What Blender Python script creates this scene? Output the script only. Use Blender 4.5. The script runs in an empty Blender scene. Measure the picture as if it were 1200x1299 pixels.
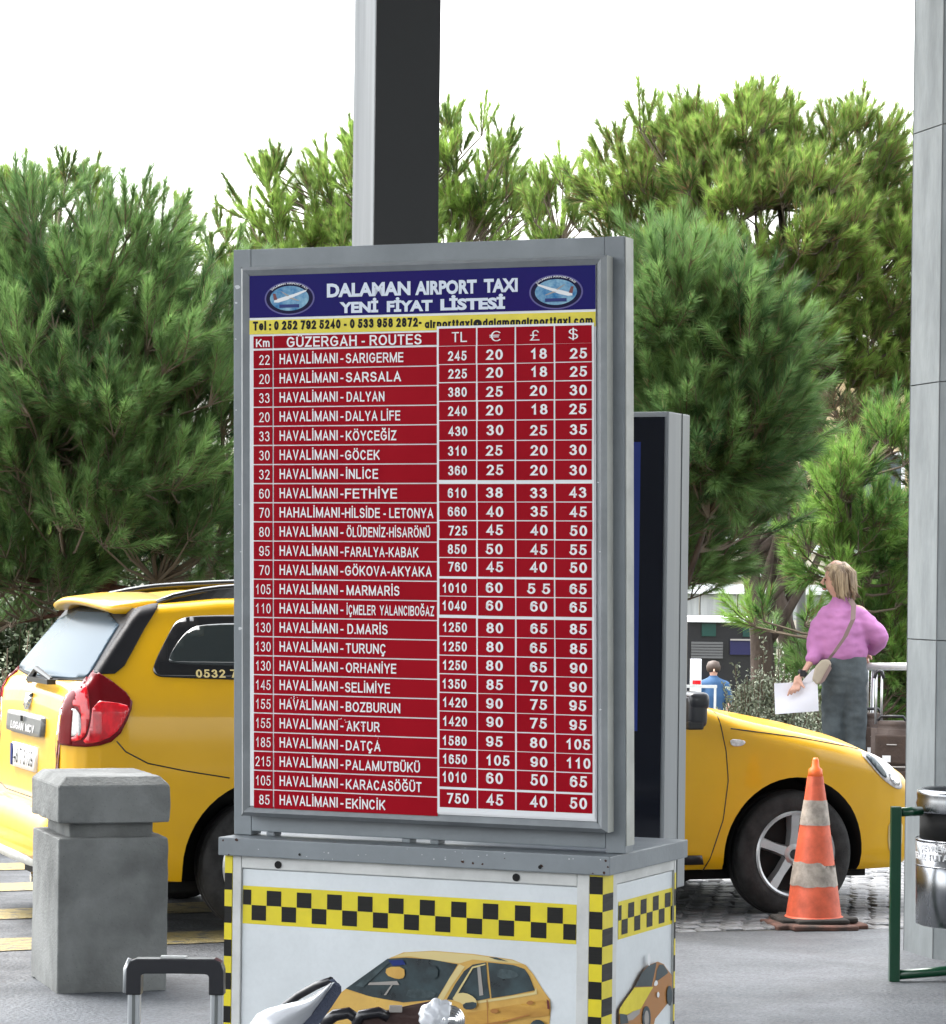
import bpy, bmesh, math, random
import numpy as np
from mathutils import Vector, Matrix, noise
from mathutils.geometry import delaunay_2d_cdt
R = math.radians
rng = np.random.default_rng(7)
random.seed(7)
scene = bpy.context.scene
COL = scene.collection

# ---------------------------------------------------------------- camera, sky, sun, exposure
F_PX, CX, CY, ROLL, EYE = 3850.0, 600.0, 733.0, 0.012, 1.6     # in pixels of the 1200x1299 photograph
cam_d = bpy.data.cameras.new('camera')
cam = bpy.data.objects.new('camera', cam_d); COL.objects.link(cam)
cam_d.sensor_fit = 'HORIZONTAL'; cam_d.sensor_width = 36
cam_d.lens = F_PX / 1200 * 36
cam_d.shift_y = (CY - 649.5) / 1200
cam_d.clip_start = 0.1; cam_d.clip_end = 6000
cam.matrix_world = Matrix.Translation((0, 0, EYE)) @ Matrix.Rotation(R(90), 4, 'X') @ Matrix.Rotation(ROLL, 4, 'Z')
scene.camera = cam

SUN_EL, SUN_AZ = 66, -62          # azimuth measured from +Y (view) towards +X
world = bpy.data.worlds.new('World'); scene.world = world; world.use_nodes = True
wn = world.node_tree.nodes; wl = world.node_tree.links
bg = wn['Background']
sky = wn.new('ShaderNodeTexSky'); sky.sky_type = 'NISHITA'; sky.sun_disc = False
sky.sun_elevation = R(SUN_EL); sky.sun_rotation = R(SUN_AZ)
sky.air_density = 1.6; sky.dust_density = 4.0; sky.ozone_density = 1.0
hs = wn.new('ShaderNodeHueSaturation'); hs.inputs['Saturation'].default_value = 0.22
wl.new(sky.outputs[0], hs.inputs['Color']); wl.new(hs.outputs[0], bg.inputs[0])
bg.inputs[1].default_value = 0.15
sun_d = bpy.data.lights.new('sun', 'SUN'); sun_d.energy = 0.5; sun_d.angle = R(40); sun_d.color = (1, .95, .88)
sun = bpy.data.objects.new('sun', sun_d); COL.objects.link(sun)
sd = Vector((math.sin(R(SUN_AZ)) * math.cos(R(SUN_EL)), math.cos(R(SUN_AZ)) * math.cos(R(SUN_EL)), math.sin(R(SUN_EL))))
sun.rotation_euler = (-sd).to_track_quat('-Z', 'Y').to_euler()
sun.location = sd * 50
scene.view_settings.view_transform = 'Standard'; scene.view_settings.look = 'None'
scene.view_settings.exposure = 2.6; scene.view_settings.gamma = 1
scene.view_settings.use_curve_mapping = False

# ---------------------------------------------------------------- measuring helpers (photo pixel -> place)
def ray(px, py):
    dx, dy = px - CX, py - CY
    return ((dx * math.cos(ROLL) + dy * math.sin(ROLL)) / F_PX, -(-dx * math.sin(ROLL) + dy * math.cos(ROLL)) / F_PX)
def at(px, py, d):
    r = ray(px, py); return Vector((r[0] * d, d, EYE + r[1] * d))
def gr(px, py, z=0):
    r = ray(px, py); d = (z - EYE) / r[1]; return Vector((r[0] * d, d, z))
class Frame:
    """a local upright frame: origin on the ground, yaw; plane lookups in it"""
    def __init__(s, x, y, yaw):
        s.o = Vector((x, y, 0)); s.yaw = yaw
        s.u = Vector((math.cos(yaw), math.sin(yaw), 0)); s.v = Vector((-math.sin(yaw), math.cos(yaw), 0))
    def on_y(s, px, py, yo):
        r = ray(px, py); t = (yo + s.o.dot(s.v)) / (r[0] * s.v.x + s.v.y)
        return ((Vector((r[0] * t, t, 0)) - s.o).dot(s.u), EYE + r[1] * t)
    def on_x(s, px, py, xo):
        r = ray(px, py); t = (xo + s.o.dot(s.u)) / (r[0] * s.u.x + s.u.y)
        return ((Vector((r[0] * t, t, 0)) - s.o).dot(s.v), EYE + r[1] * t)

# ---------------------------------------------------------------- materials
def srgb(r, g, b):
    f = lambda c: (c / 255 / 12.92) if c / 255 <= .04045 else ((c / 255 + .055) / 1.055) ** 2.4
    return (f(r), f(g), f(b))
def mat(name, col, rough=.5, metal=0, var=0, vscale=8, bump=0, bscale=60, coat=0, col2=None, spec=.5, trans=0, emit=None, detail=6, stretch=None, attr=None, vramp=(.35, .65), sss=0, pores=0, stain=0, grit=None, sscale=.9):
    m = bpy.data.materials.new(name); m.use_nodes = True
    nt = m.node_tree; n = nt.nodes; l = nt.links; p = n['Principled BSDF']
    p.inputs['Roughness'].default_value = rough; p.inputs['Metallic'].default_value = metal
    p.inputs['Specular IOR Level'].default_value = spec
    p.inputs['Coat Weight'].default_value = coat; p.inputs['Coat Roughness'].default_value = .04
    p.inputs['Transmission Weight'].default_value = trans
    p.inputs['Base Color'].default_value = (*col, 1)
    if emit: p.inputs['Emission Color'].default_value = (*col, 1); p.inputs['Emission Strength'].default_value = emit
    tc = n.new('ShaderNodeTexCoord'); src = tc.outputs['Object']
    if stretch:
        mp = n.new('ShaderNodeMapping'); mp.inputs['Scale'].default_value = stretch; l.new(src, mp.inputs[0]); src = mp.outputs[0]
    base = None
    if attr:
        a = n.new('ShaderNodeAttribute'); a.attribute_name = attr; base = a.outputs['Color']; l.new(base, p.inputs['Base Color'])
    if var or col2:
        t = n.new('ShaderNodeTexNoise'); t.inputs['Scale'].default_value = vscale; t.inputs['Detail'].default_value = detail
        t.inputs['Roughness'].default_value = .65
        l.new(src, t.inputs['Vector'])
        rp = n.new('ShaderNodeValToRGB'); l.new(t.outputs[0], rp.inputs[0])
        c2 = col2 if col2 else tuple(c * (1 - var) for c in col)
        rp.color_ramp.elements[0].position = vramp[0]; rp.color_ramp.elements[1].position = vramp[1]
        rp.color_ramp.elements[0].color = (*c2, 1); rp.color_ramp.elements[1].color = (*col, 1)
        l.new(rp.outputs[0], p.inputs['Base Color'])
        rr = n.new('ShaderNodeMapRange'); l.new(t.outputs[0], rr.inputs[0])
        rr.inputs[1].default_value = .3; rr.inputs[2].default_value = .7
        rr.inputs[3].default_value = min(1, rough * 1.25); rr.inputs[4].default_value = rough * .85; l.new(rr.outputs[0], p.inputs['Roughness'])
    if pores or stain:
        lk = [k for k in l if k.to_socket == p.inputs['Base Color']][0]; cur = lk.from_socket
        for kind, sc, amt in (('p', 55, pores), ('s', sscale, stain), ('g', 70, pores * .5 + stain * .5 if grit is None else grit)):
            if not amt: continue
            if kind == 'p':
                tt_ = n.new('ShaderNodeTexVoronoi'); tt_.inputs['Scale'].default_value = sc; out_ = tt_.outputs['Distance']; lo_, hi_ = .06, .14
            else:
                tt_ = n.new('ShaderNodeTexNoise'); tt_.inputs['Scale'].default_value = sc; tt_.inputs['Detail'].default_value = 7; tt_.inputs['Distortion'].default_value = .6; out_ = tt_.outputs[0]; lo_, hi_ = .38, .56
            l.new(src, tt_.inputs['Vector'])
            mr_ = n.new('ShaderNodeMapRange'); l.new(out_, mr_.inputs[0]); mr_.inputs[1].default_value = lo_; mr_.inputs[2].default_value = hi_
            mr_.inputs[3].default_value = 1 - min(.6, amt * .6 if kind == 'p' else amt); mr_.inputs[4].default_value = 1
            mx_ = n.new('ShaderNodeVectorMath'); mx_.operation = 'SCALE'; l.new(cur, mx_.inputs[0]); l.new(mr_.outputs[0], mx_.inputs['Scale']); cur = mx_.outputs[0]
        l.new(cur, p.inputs['Base Color'])
    if bump:
        t2 = n.new('ShaderNodeTexNoise'); t2.inputs['Scale'].default_value = bscale; t2.inputs['Detail'].default_value = 8
        l.new(src, t2.inputs['Vector'])
        b = n.new('ShaderNodeBump'); b.inputs['Strength'].default_value = bump; b.inputs['Distance'].default_value = .01
        l.new(t2.outputs[0], b.inputs['Height']); l.new(b.outputs[0], p.inputs['Normal'])
    return m
M = {}
M['yellow'] = mat('taxi_paint', (.63, .345, .002), .34, coat=.4, spec=.3, var=.06, vscale=3, bump=.015, bscale=5)
M['black_plastic'] = mat('black_plastic', (.012, .012, .013), .35)
M['arch'] = mat('wheel_well', (.006, .006, .006), .9)
M['tyre'] = mat('tyre_rubber', (.018, .017, .017), .75, var=.4, vscale=14, bump=.2, bscale=120)
M['glass_dark'] = mat('tinted_glass', (.012, .018, .018), .04, coat=1, spec=.8)
M['trim_black'] = mat('gloss_black_trim', (.008, .008, .009), .12, coat=.6)
M['alloy'] = mat('silver_wheel', (.52, .53, .54), .32, metal=.7, var=.2, vscale=10)
M['chrome'] = mat('chrome', (.8, .8, .8), .12, metal=1)
M['lens_red'] = mat('red_lens', (.85, .008, .02), .12, coat=.6, var=.55, vscale=14, detail=3, stretch=(1, 1, .5))
M['lens_dark'] = mat('dark_red_lens', (.12, .003, .006), .2, spec=.25)
M['lens_clear'] = mat('clear_lens', (.72, .70, .70), .15, coat=1, var=.35, vscale=60, detail=2)
M['plate'] = mat('plate_white', (.80, .80, .80), .5, var=.1, vscale=20)
M['pillar'] = mat('satin_black_trim', (.010, .010, .012), .45, spec=.2)
M['ink'] = mat('black_ink', (.008, .008, .008), .6, spec=.2)
M['rear_glass'] = mat('rear_glass', (.05, .075, .10), .22, spec=.03)
M['grey_garnish'] = mat('grey_garnish', (.10, .105, .11), .3, coat=.3)
M['concrete_dark'] = mat('bollard_concrete', (.190, .198, .194), .85, col2=(.112, .117, .114), vscale=3.2, bump=.4, bscale=90, vramp=(.25, .6), pores=.5, grit=0, stain=.28, sscale=4)
M['concrete_pale'] = mat('painted_concrete', (.205, .228, .236), .8, col2=(.16, .178, .186), vscale=7, bump=.25, bscale=30, stretch=(1, 1, .35))
M['groove'] = mat('groove_grime', (.13, .14, .14), .9)
M['frame_grey'] = mat('grey_painted_steel', (.20, .225, .245), .42, var=.18, vscale=5, bump=.05, bscale=80)
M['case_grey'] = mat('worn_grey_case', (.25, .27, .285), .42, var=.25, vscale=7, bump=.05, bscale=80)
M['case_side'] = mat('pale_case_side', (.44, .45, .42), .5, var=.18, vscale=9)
M['paper_white'] = mat('white_vinyl', (.74, .75, .77), .4, var=.06, vscale=6)
M['red'] = mat('red_vinyl', (.32, .001, .010), .5, var=.12, vscale=3, spec=.07)
M['navy'] = mat('navy_vinyl', (.008, .009, .115), .45, spec=.08, col2=(.016, .008, .115), vscale=3)
M['yellow_vinyl'] = mat('yellow_vinyl', (.72, .60, .012), .35, var=.15, vscale=9)
M['letter_white'] = mat('white_lettering', (.78, .76, .78), .45)
M['letter_pale'] = mat('pale_lettering', (.62, .68, .78), .45)
M['black_vinyl'] = mat('black_vinyl', (.008, .008, .008), .4, spec=.25, var=.5, vscale=40, stretch=(.2, .2, 4))
M['panel_white'] = mat('white_panel', (.68, .72, .745), .38, var=.10, vscale=4, stain=.05)
M['alu_white'] = mat('white_profile', (.60, .61, .60), .4, var=.2, vscale=9)
M['screen'] = mat('dark_screen', (.004, .005, .010), .1, spec=.3)
M['blue_print'] = mat('blue_print', (.015, .03, .16), .4, spec=.2)
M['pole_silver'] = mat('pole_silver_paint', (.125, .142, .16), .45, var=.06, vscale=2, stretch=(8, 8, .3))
M['column_joint'] = mat('column_joint', (.13, .14, .145), .9)
M['chip'] = mat('pale_paint_chip', (.50, .52, .54), .6)
M['rust'] = mat('rust_spot', (.05, .022, .015), .9)
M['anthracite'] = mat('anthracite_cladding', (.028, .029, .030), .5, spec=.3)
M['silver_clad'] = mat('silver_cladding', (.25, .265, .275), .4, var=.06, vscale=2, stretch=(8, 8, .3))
M['cone'] = mat('cone_orange', (.85, .15, .07), .5, var=.35, vscale=11, bump=.1)
M['cone_tip'] = mat('cone_bright_orange', (.95, .16, .03), .45)
M['cone_white'] = mat('dirty_reflective', (.50, .43, .37), .55, var=.45, vscale=22)
M['rubber_base'] = mat('worn_rubber_base', (.16, .07, .05), .85, col2=(.05, .04, .035), vscale=9)
M['rubber_dark'] = mat('dark_rubber', (.045, .04, .036), .85, var=.4, vscale=8)
M['green_tube'] = mat('green_paint', (.002, .046, .019), .3, coat=.25)
M['steel'] = mat('stainless_steel', (.30, .31, .33), .25, metal=1, var=.3, vscale=6, bump=.02, bscale=9, stretch=(1, 1, .25))
M['asphalt'] = mat('asphalt', (.085, .093, .104), .65, col2=(.048, .053, .06), vscale=5, bump=1, bscale=50, pores=.4, stain=.3)
M['slab'] = mat('pavement_concrete', (.122, .134, .150), .6, col2=(.075, .084, .096), vscale=1.6, bump=.8, bscale=55, vramp=(.3, .7), pores=.5, stain=.35)
M['stone'] = mat('sett_stone', (.21, .215, .225), .42, col2=(.12, .125, .13), vscale=9, bump=.6, bscale=70)
M['mortar'] = mat('joint_sand', (.045, .045, .042), .95)
M['stripe'] = mat('worn_yellow_marking', (.23, .185, .075), .6, col2=(.085, .085, .08), vscale=14, bump=.8, bscale=50, vramp=(.36, .5))
M['soil'] = mat('verge_soil', (.05, .045, .03), .95, col2=(.03, .035, .018), vscale=2, bump=.6, bscale=20)
M['bark'] = mat('pine_bark', (.085, .06, .045), .95, col2=(.035, .024, .018), vscale=9, bump=1, bscale=35, stretch=(1, 1, .4))
M['bark_red'] = mat('reddish_bark', (.12, .05, .032), .95, col2=(.05, .022, .016), vscale=9, bump=1, bscale=35, stretch=(1, 1, .4))
M['twig'] = mat('twig', (.13, .10, .07), .9)
M['needle'] = mat('pine_needles', (.1, .2, .05), .5, attr='tint', spec=.35)
def translucent(m, f):
    nt = m.node_tree; p = nt.nodes['Principled BSDF']; o = [q for q in nt.nodes if q.type == 'OUTPUT_MATERIAL'][0]
    t = nt.nodes.new('ShaderNodeBsdfTranslucent'); x = nt.nodes.new('ShaderNodeMixShader'); x.inputs[0].default_value = f
    a = [q for q in nt.nodes if q.type == 'ATTRIBUTE'][0]
    nt.links.new(a.outputs['Color'], t.inputs[0]); nt.links.new(p.outputs[0], x.inputs[1]); nt.links.new(t.outputs[0], x.inputs[2]); nt.links.new(x.outputs[0], o.inputs[0])
translucent(M['needle'], .42)
M['leaf'] = mat('grey_leaf', (.2, .24, .17), .6, attr='tint')
M['skin'] = mat('skin', (.56, .32, .24), .5)
M['skin_dark'] = mat('lip', (.36, .14, .11), .5)
M['pink'] = mat('pink_sweatshirt', (.50, .20, .44), .85, var=.12, vscale=4, bump=.5, bscale=14)
M['denim'] = mat('grey_denim', (.085, .105, .115), .8, col2=(.045, .055, .062), vscale=5, bump=.5, bscale=16)
M['hair'] = mat('blonde_hair', (.42, .32, .20), .45, col2=(.13, .085, .05), vscale=26, stretch=(1, 1, .12), bump=.6, bscale=60, vramp=(.4, .6))
M['hair_dark'] = mat('dark_hair', (.05, .03, .02), .5)
M['strap'] = mat('taupe_strap', (.20, .14, .13), .7)
M['bag'] = mat('beige_bag', (.42, .36, .28), .6, var=.15)
M['paper'] = mat('white_paper', (.78, .78, .86), .5, bump=.3, bscale=9)
M['shoe'] = mat('white_shoe', (.6, .6, .6), .5)
M['brown_case'] = mat('brown_suitcase', (.055, .033, .024), .6, var=.3, vscale=9, bump=.3)
M['zip'] = mat('grey_zip', (.3, .28, .26), .4)
M['tube_alu'] = mat('aluminium_tube', (.6, .61, .62), .3, metal=.8)
M['handle_black'] = mat('handle_black', (.014, .014, .018), .32, coat=.2)
M['handle_alu'] = mat('handle_aluminium', (.50, .52, .54), .35, metal=.6)
M['blue_shirt'] = mat('blue_shirt', (.02, .07, .16), .8)
M['wall_beige'] = mat('beige_render', (.55, .50, .40), .85, var=.1, vscale=1)
M['ochre'] = mat('ochre_render', (.62, .48, .30), .85, var=.15, vscale=.7)
M['wall_grey'] = mat('board_marked_concrete', (.40, .41, .40), .85, col2=(.28, .29, .285), vscale=2.5, stretch=(3, 3, .25))
M['wall_white'] = mat('white_coping', (.78, .79, .8), .6)
M['window'] = mat('window_glass', (.05, .07, .08), .08, coat=.5)
M['bus_dark'] = mat('dark_bodywork', (.012, .012, .014), .3, coat=.3)
M['bus_green'] = mat('dark_green_panel', (.006, .045, .035), .35)
M['shutter'] = mat('grey_shutter', (.10, .10, .10), .6)
M['sign_blue'] = mat('blue_sign', (.005, .005, .05), .5)
M['white_paint'] = mat('white_paint', (.75, .77, .8), .3, coat=.5)
M['shade_canopy'] = mat('shade_canopy_soffit', (.55, .56, .57), .7)
M['foil'] = mat('white_plastic_sheet', (.62, .64, .68), .22, coat=.5, bump=.5, bscale=12)
M['denim_rim'] = mat('grey_blue_denim', (.085, .10, .15), .85, bump=.5, bscale=300)
M['brown_leather'] = mat('brown_leather', (.045, .02, .016), .45, bump=.2)
M['print_gold'] = mat('print_gold', (.62, .38, .09), .35, col2=(.50, .28, .05), vscale=7)
M['print_hood'] = mat('print_hood', (.66, .42, .10), .3, col2=(.50, .30, .07), vscale=5)
M['print_low'] = mat('print_lower', (.58, .33, .06), .3, col2=(.40, .20, .03), vscale=9, stretch=(1, 1, 3))
M['print_glow'] = mat('print_reflection', (.06, .09, .10), .3, col2=(.015, .03, .035), vscale=30)
M['print_pale'] = mat('print_pale_gold', (.62, .50, .22), .35)
M['print_orange'] = mat('print_brown_orange', (.36, .15, .03), .35)
M['print_dark'] = mat('print_dark_glass', (.012, .018, .022), .3, col2=(.03, .06, .07), vscale=12)
M['print_blue'] = mat('print_sky_blue', (.02, .15, .36), .5, spec=.1, col2=(.30, .50, .62), vscale=26)
M['print_ring'] = mat('print_dark_ring', (.008, .007, .04), .5, spec=.1)
M['print_lilac'] = mat('print_lilac_line', (.13, .12, .30), .5, spec=.1)
M['print_tail'] = mat('print_maroon', (.12, .005, .01), .4)

# ---------------------------------------------------------------- object helpers
def tag(o, label=None, cat=None, group=None, kind=None):
    if label: o['label'] = label
    if cat: o['category'] = cat
    if group: o['group'] = group
    if kind: o['kind'] = kind
    return o
def empty(name, loc=(0, 0, 0), rz=0, label=None, cat=None, group=None):
    o = bpy.data.objects.new(name, None); COL.objects.link(o); o.location = loc; o.rotation_euler = (0, 0, rz)
    o.empty_display_size = .1
    return tag(o, label, cat, group)
def link(name, me, m=None, parent=None, smooth=False):
    if m is not None:
        ms = m if isinstance(m, (list, tuple)) else [m]
        if not me.materials:
            for q in ms: me.materials.append(q)
    o = bpy.data.objects.new(name, me); COL.objects.link(o)
    if parent: o.parent = parent
    if smooth: me.polygons.foreach_set('use_smooth', [True] * len(me.polygons))
    return o
def copy_tree(o, parent=None):
    c = o.copy(); COL.objects.link(c)
    if parent: c.parent = parent
    for ch in [q for q in bpy.data.objects if q.parent == o and q != c]:
        copy_tree(ch, c)
    return c
class MB:
    """collects shapes into one mesh"""
    def __init__(s): s.v = []; s.f = []; s.mi = []; s.cur = 0
    def add(s, vs, fs):
        b = len(s.v); s.v += [tuple(v) for v in vs]; s.f += [tuple(b + i for i in f) for f in fs]; s.mi += [s.cur] * len(fs)
    def box(s, x0, x1, y0, y1, z0, z1, mx=None):
        vs = [Vector((x, y, z)) for z in (z0, z1) for y in (y0, y1) for x in (x0, x1)]
        if mx: vs = [mx @ v for v in vs]
        s.add(vs, [(0, 2, 3, 1), (4, 5, 7, 6), (0, 1, 5, 4), (2, 6, 7, 3), (0, 4, 6, 2), (1, 3, 7, 5)])
    def tube(s, pts, rad, n=8, caps=True):
        pts = [Vector(p) for p in pts]; rads = rad if isinstance(rad, (list, tuple)) else [rad] * len(pts)
        rings = []; prev = None
        for i, p in enumerate(pts):
            d = (pts[min(i + 1, len(pts) - 1)] - pts[max(i - 1, 0)]).normalized()
            if prev is None:
                a = d.cross(Vector((0, 0, 1)) if abs(d.z) < .9 else Vector((1, 0, 0))).normalized()
            else:
                a = (prev - d * prev.dot(d)).normalized()
            prev = a; b = d.cross(a)
            rings.append([p + (a * math.cos(2 * math.pi * k / n) + b * math.sin(2 * math.pi * k / n)) * rads[i] for k in range(n)])
        vs = [v for r in rings for v in r]; fs = []
        for i in range(len(pts) - 1):
            for k in range(n):
                a, b = i * n + k, i * n + (k + 1) % n
                fs.append((a, b, b + n, a + n))
        if caps: fs.append(tuple(range(n - 1, -1, -1))); fs.append(tuple((len(pts) - 1) * n + k for k in range(n)))
        s.add(vs, fs)
    def lathe(s, prof, n=32, axis='Z', c=(0, 0, 0), closed=False):
        """prof: (radius, height) pairs"""
        vs = []; c = Vector(c)
        for r, h in prof:
            for k in range(n):
                a = 2 * math.pi * k / n
                if axis == 'Z': vs.append(c + Vector((r * math.cos(a), r * math.sin(a), h)))
                elif axis == 'Y': vs.append(c + Vector((r * math.cos(a), h, r * math.sin(a))))
                else: vs.append(c + Vector((h, r * math.cos(a), r * math.sin(a))))
        fs = []; m_ = len(prof)
        for i in range(m_ if closed else m_ - 1):
            j = (i + 1) % m_
            for k in range(n):
                fs.append((i * n + k, i * n + (k + 1) % n, j * n + (k + 1) % n, j * n + k))
        if not closed:
            fs.append(tuple(range(n - 1, -1, -1))); fs.append(tuple((m_ - 1) * n + k for k in range(n)))
        s.add(vs, fs)
    def mesh(s, name):
        me = bpy.data.meshes.new(name); me.from_pydata(s.v, [], s.f); me.validate()
        if any(s.mi) and len(me.polygons) == len(s.mi): me.polygons.foreach_set('material_index', s.mi)
        bm = bmesh.new(); bm.from_mesh(me); bmesh.ops.recalc_face_normals(bm, faces=bm.faces); bm.to_mesh(me); bm.free()
        return me
    def build(s, name, m, parent=None, smooth=False, bevel=0, seg=2):
        me = s.mesh(name)
        if bevel:
            bm = bmesh.new(); bm.from_mesh(me)
            es = [e for e in bm.edges if len(e.link_faces) == 2 and e.calc_face_angle(0) > .6]
            bmesh.ops.bevel(bm, geom=es, offset=bevel, segments=seg, affect='EDGES', profile=.6, clamp_overlap=True)
            bm.to_mesh(me); bm.free()
        o = link(name, me, m, parent, smooth)
        return o
def box_obj(name, m, parent, x0, x1, y0, y1, z0, z1, bevel=.004, mx=None):
    b = MB(); b.box(x0, x1, y0, y1, z0, z1, mx); return b.build(name, m, parent, bevel=bevel)
def rough_up(me, amp, scale, axis_mask=(1, 1, 1), seed=0):
    for v in me.vertices:
        d = noise.noise_vector(v.co * scale + Vector((seed, seed * 2, 0)))
        v.co += Vector((d.x * axis_mask[0], d.y * axis_mask[1], d.z * axis_mask[2])) * amp
def poly_tri(pts):
    """triangulate a simple polygon"""
    r = delaunay_2d_cdt([Vector(p) for p in pts], [], [list(range(len(pts)))], 1, 1e-6)
    return r[0], r[2]
def ellipse(cx, cy, rx, ry, n=40, a0=0, a1=2 * math.pi, tilt=0):
    out = []
    for k in range(n):
        a = a0 + (a1 - a0) * k / n
        x, y = rx * math.cos(a), ry * math.sin(a)
        out.append((cx + x * math.cos(tilt) - y * math.sin(tilt), cy + x * math.sin(tilt) + y * math.cos(tilt)))
    return out

# text ------------------------------------------------------------
_tc = {}
def text_mesh(s, bold=0.0):
    """-> verts (list of xy), faces, normalised so that cap height = 1, baseline = 0, x starts at 0, width w"""
    key = (s, bold)
    if key in _tc: return _tc[key]
    def raw(st):
        cu = bpy.data.curves.new('t', 'FONT'); cu.body = st; cu.resolution_u = 3; cu.offset = bold; cu.fill_mode = 'FRONT'
        ob = bpy.data.objects.new('t', cu); COL.objects.link(ob)
        dg = bpy.context.evaluated_depsgraph_get(); dg.update()
        me = bpy.data.meshes.new_from_object(ob.evaluated_get(dg))
        vs = [(v.co.x, v.co.y) for v in me.vertices]; fs = [tuple(p.vertices) for p in me.polygons]
        bpy.data.objects.remove(ob); bpy.data.curves.remove(cu); bpy.data.meshes.remove(me)
        return vs, fs
    if ('H', bold) not in _tc and s != 'H':
        text_mesh('H', bold)
    vs, fs = raw(s)
    if s == 'H':
        h0 = min(v[1] for v in vs); h1 = max(v[1] for v in vs); _tc[('Hh', bold)] = (h0, h1 - h0)
    h0, hh = _tc[('Hh', bold)]
    x0 = min(v[0] for v in vs); x1 = max(v[0] for v in vs)
    out = ([((x - x0) / hh, (y - h0) / hh) for x, y in vs], fs, (x1 - x0) / hh)
    _tc[key] = out; return out
def put_text(mb, s, fn, x, z, cap, width=None, align='L', bold=.012, slant=0):
    """fn(x, z) -> 3D point; x,z baseline position"""
    vs, fs, w = text_mesh(s, bold)
    sx = cap if width is None else width / w
    W = w * sx
    ox = x if align == 'L' else (x - W / 2 if align == 'C' else x - W)
    mb.add([fn(ox + a * sx + slant * b * cap, z + b * cap) for a, b in vs], fs)

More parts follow.
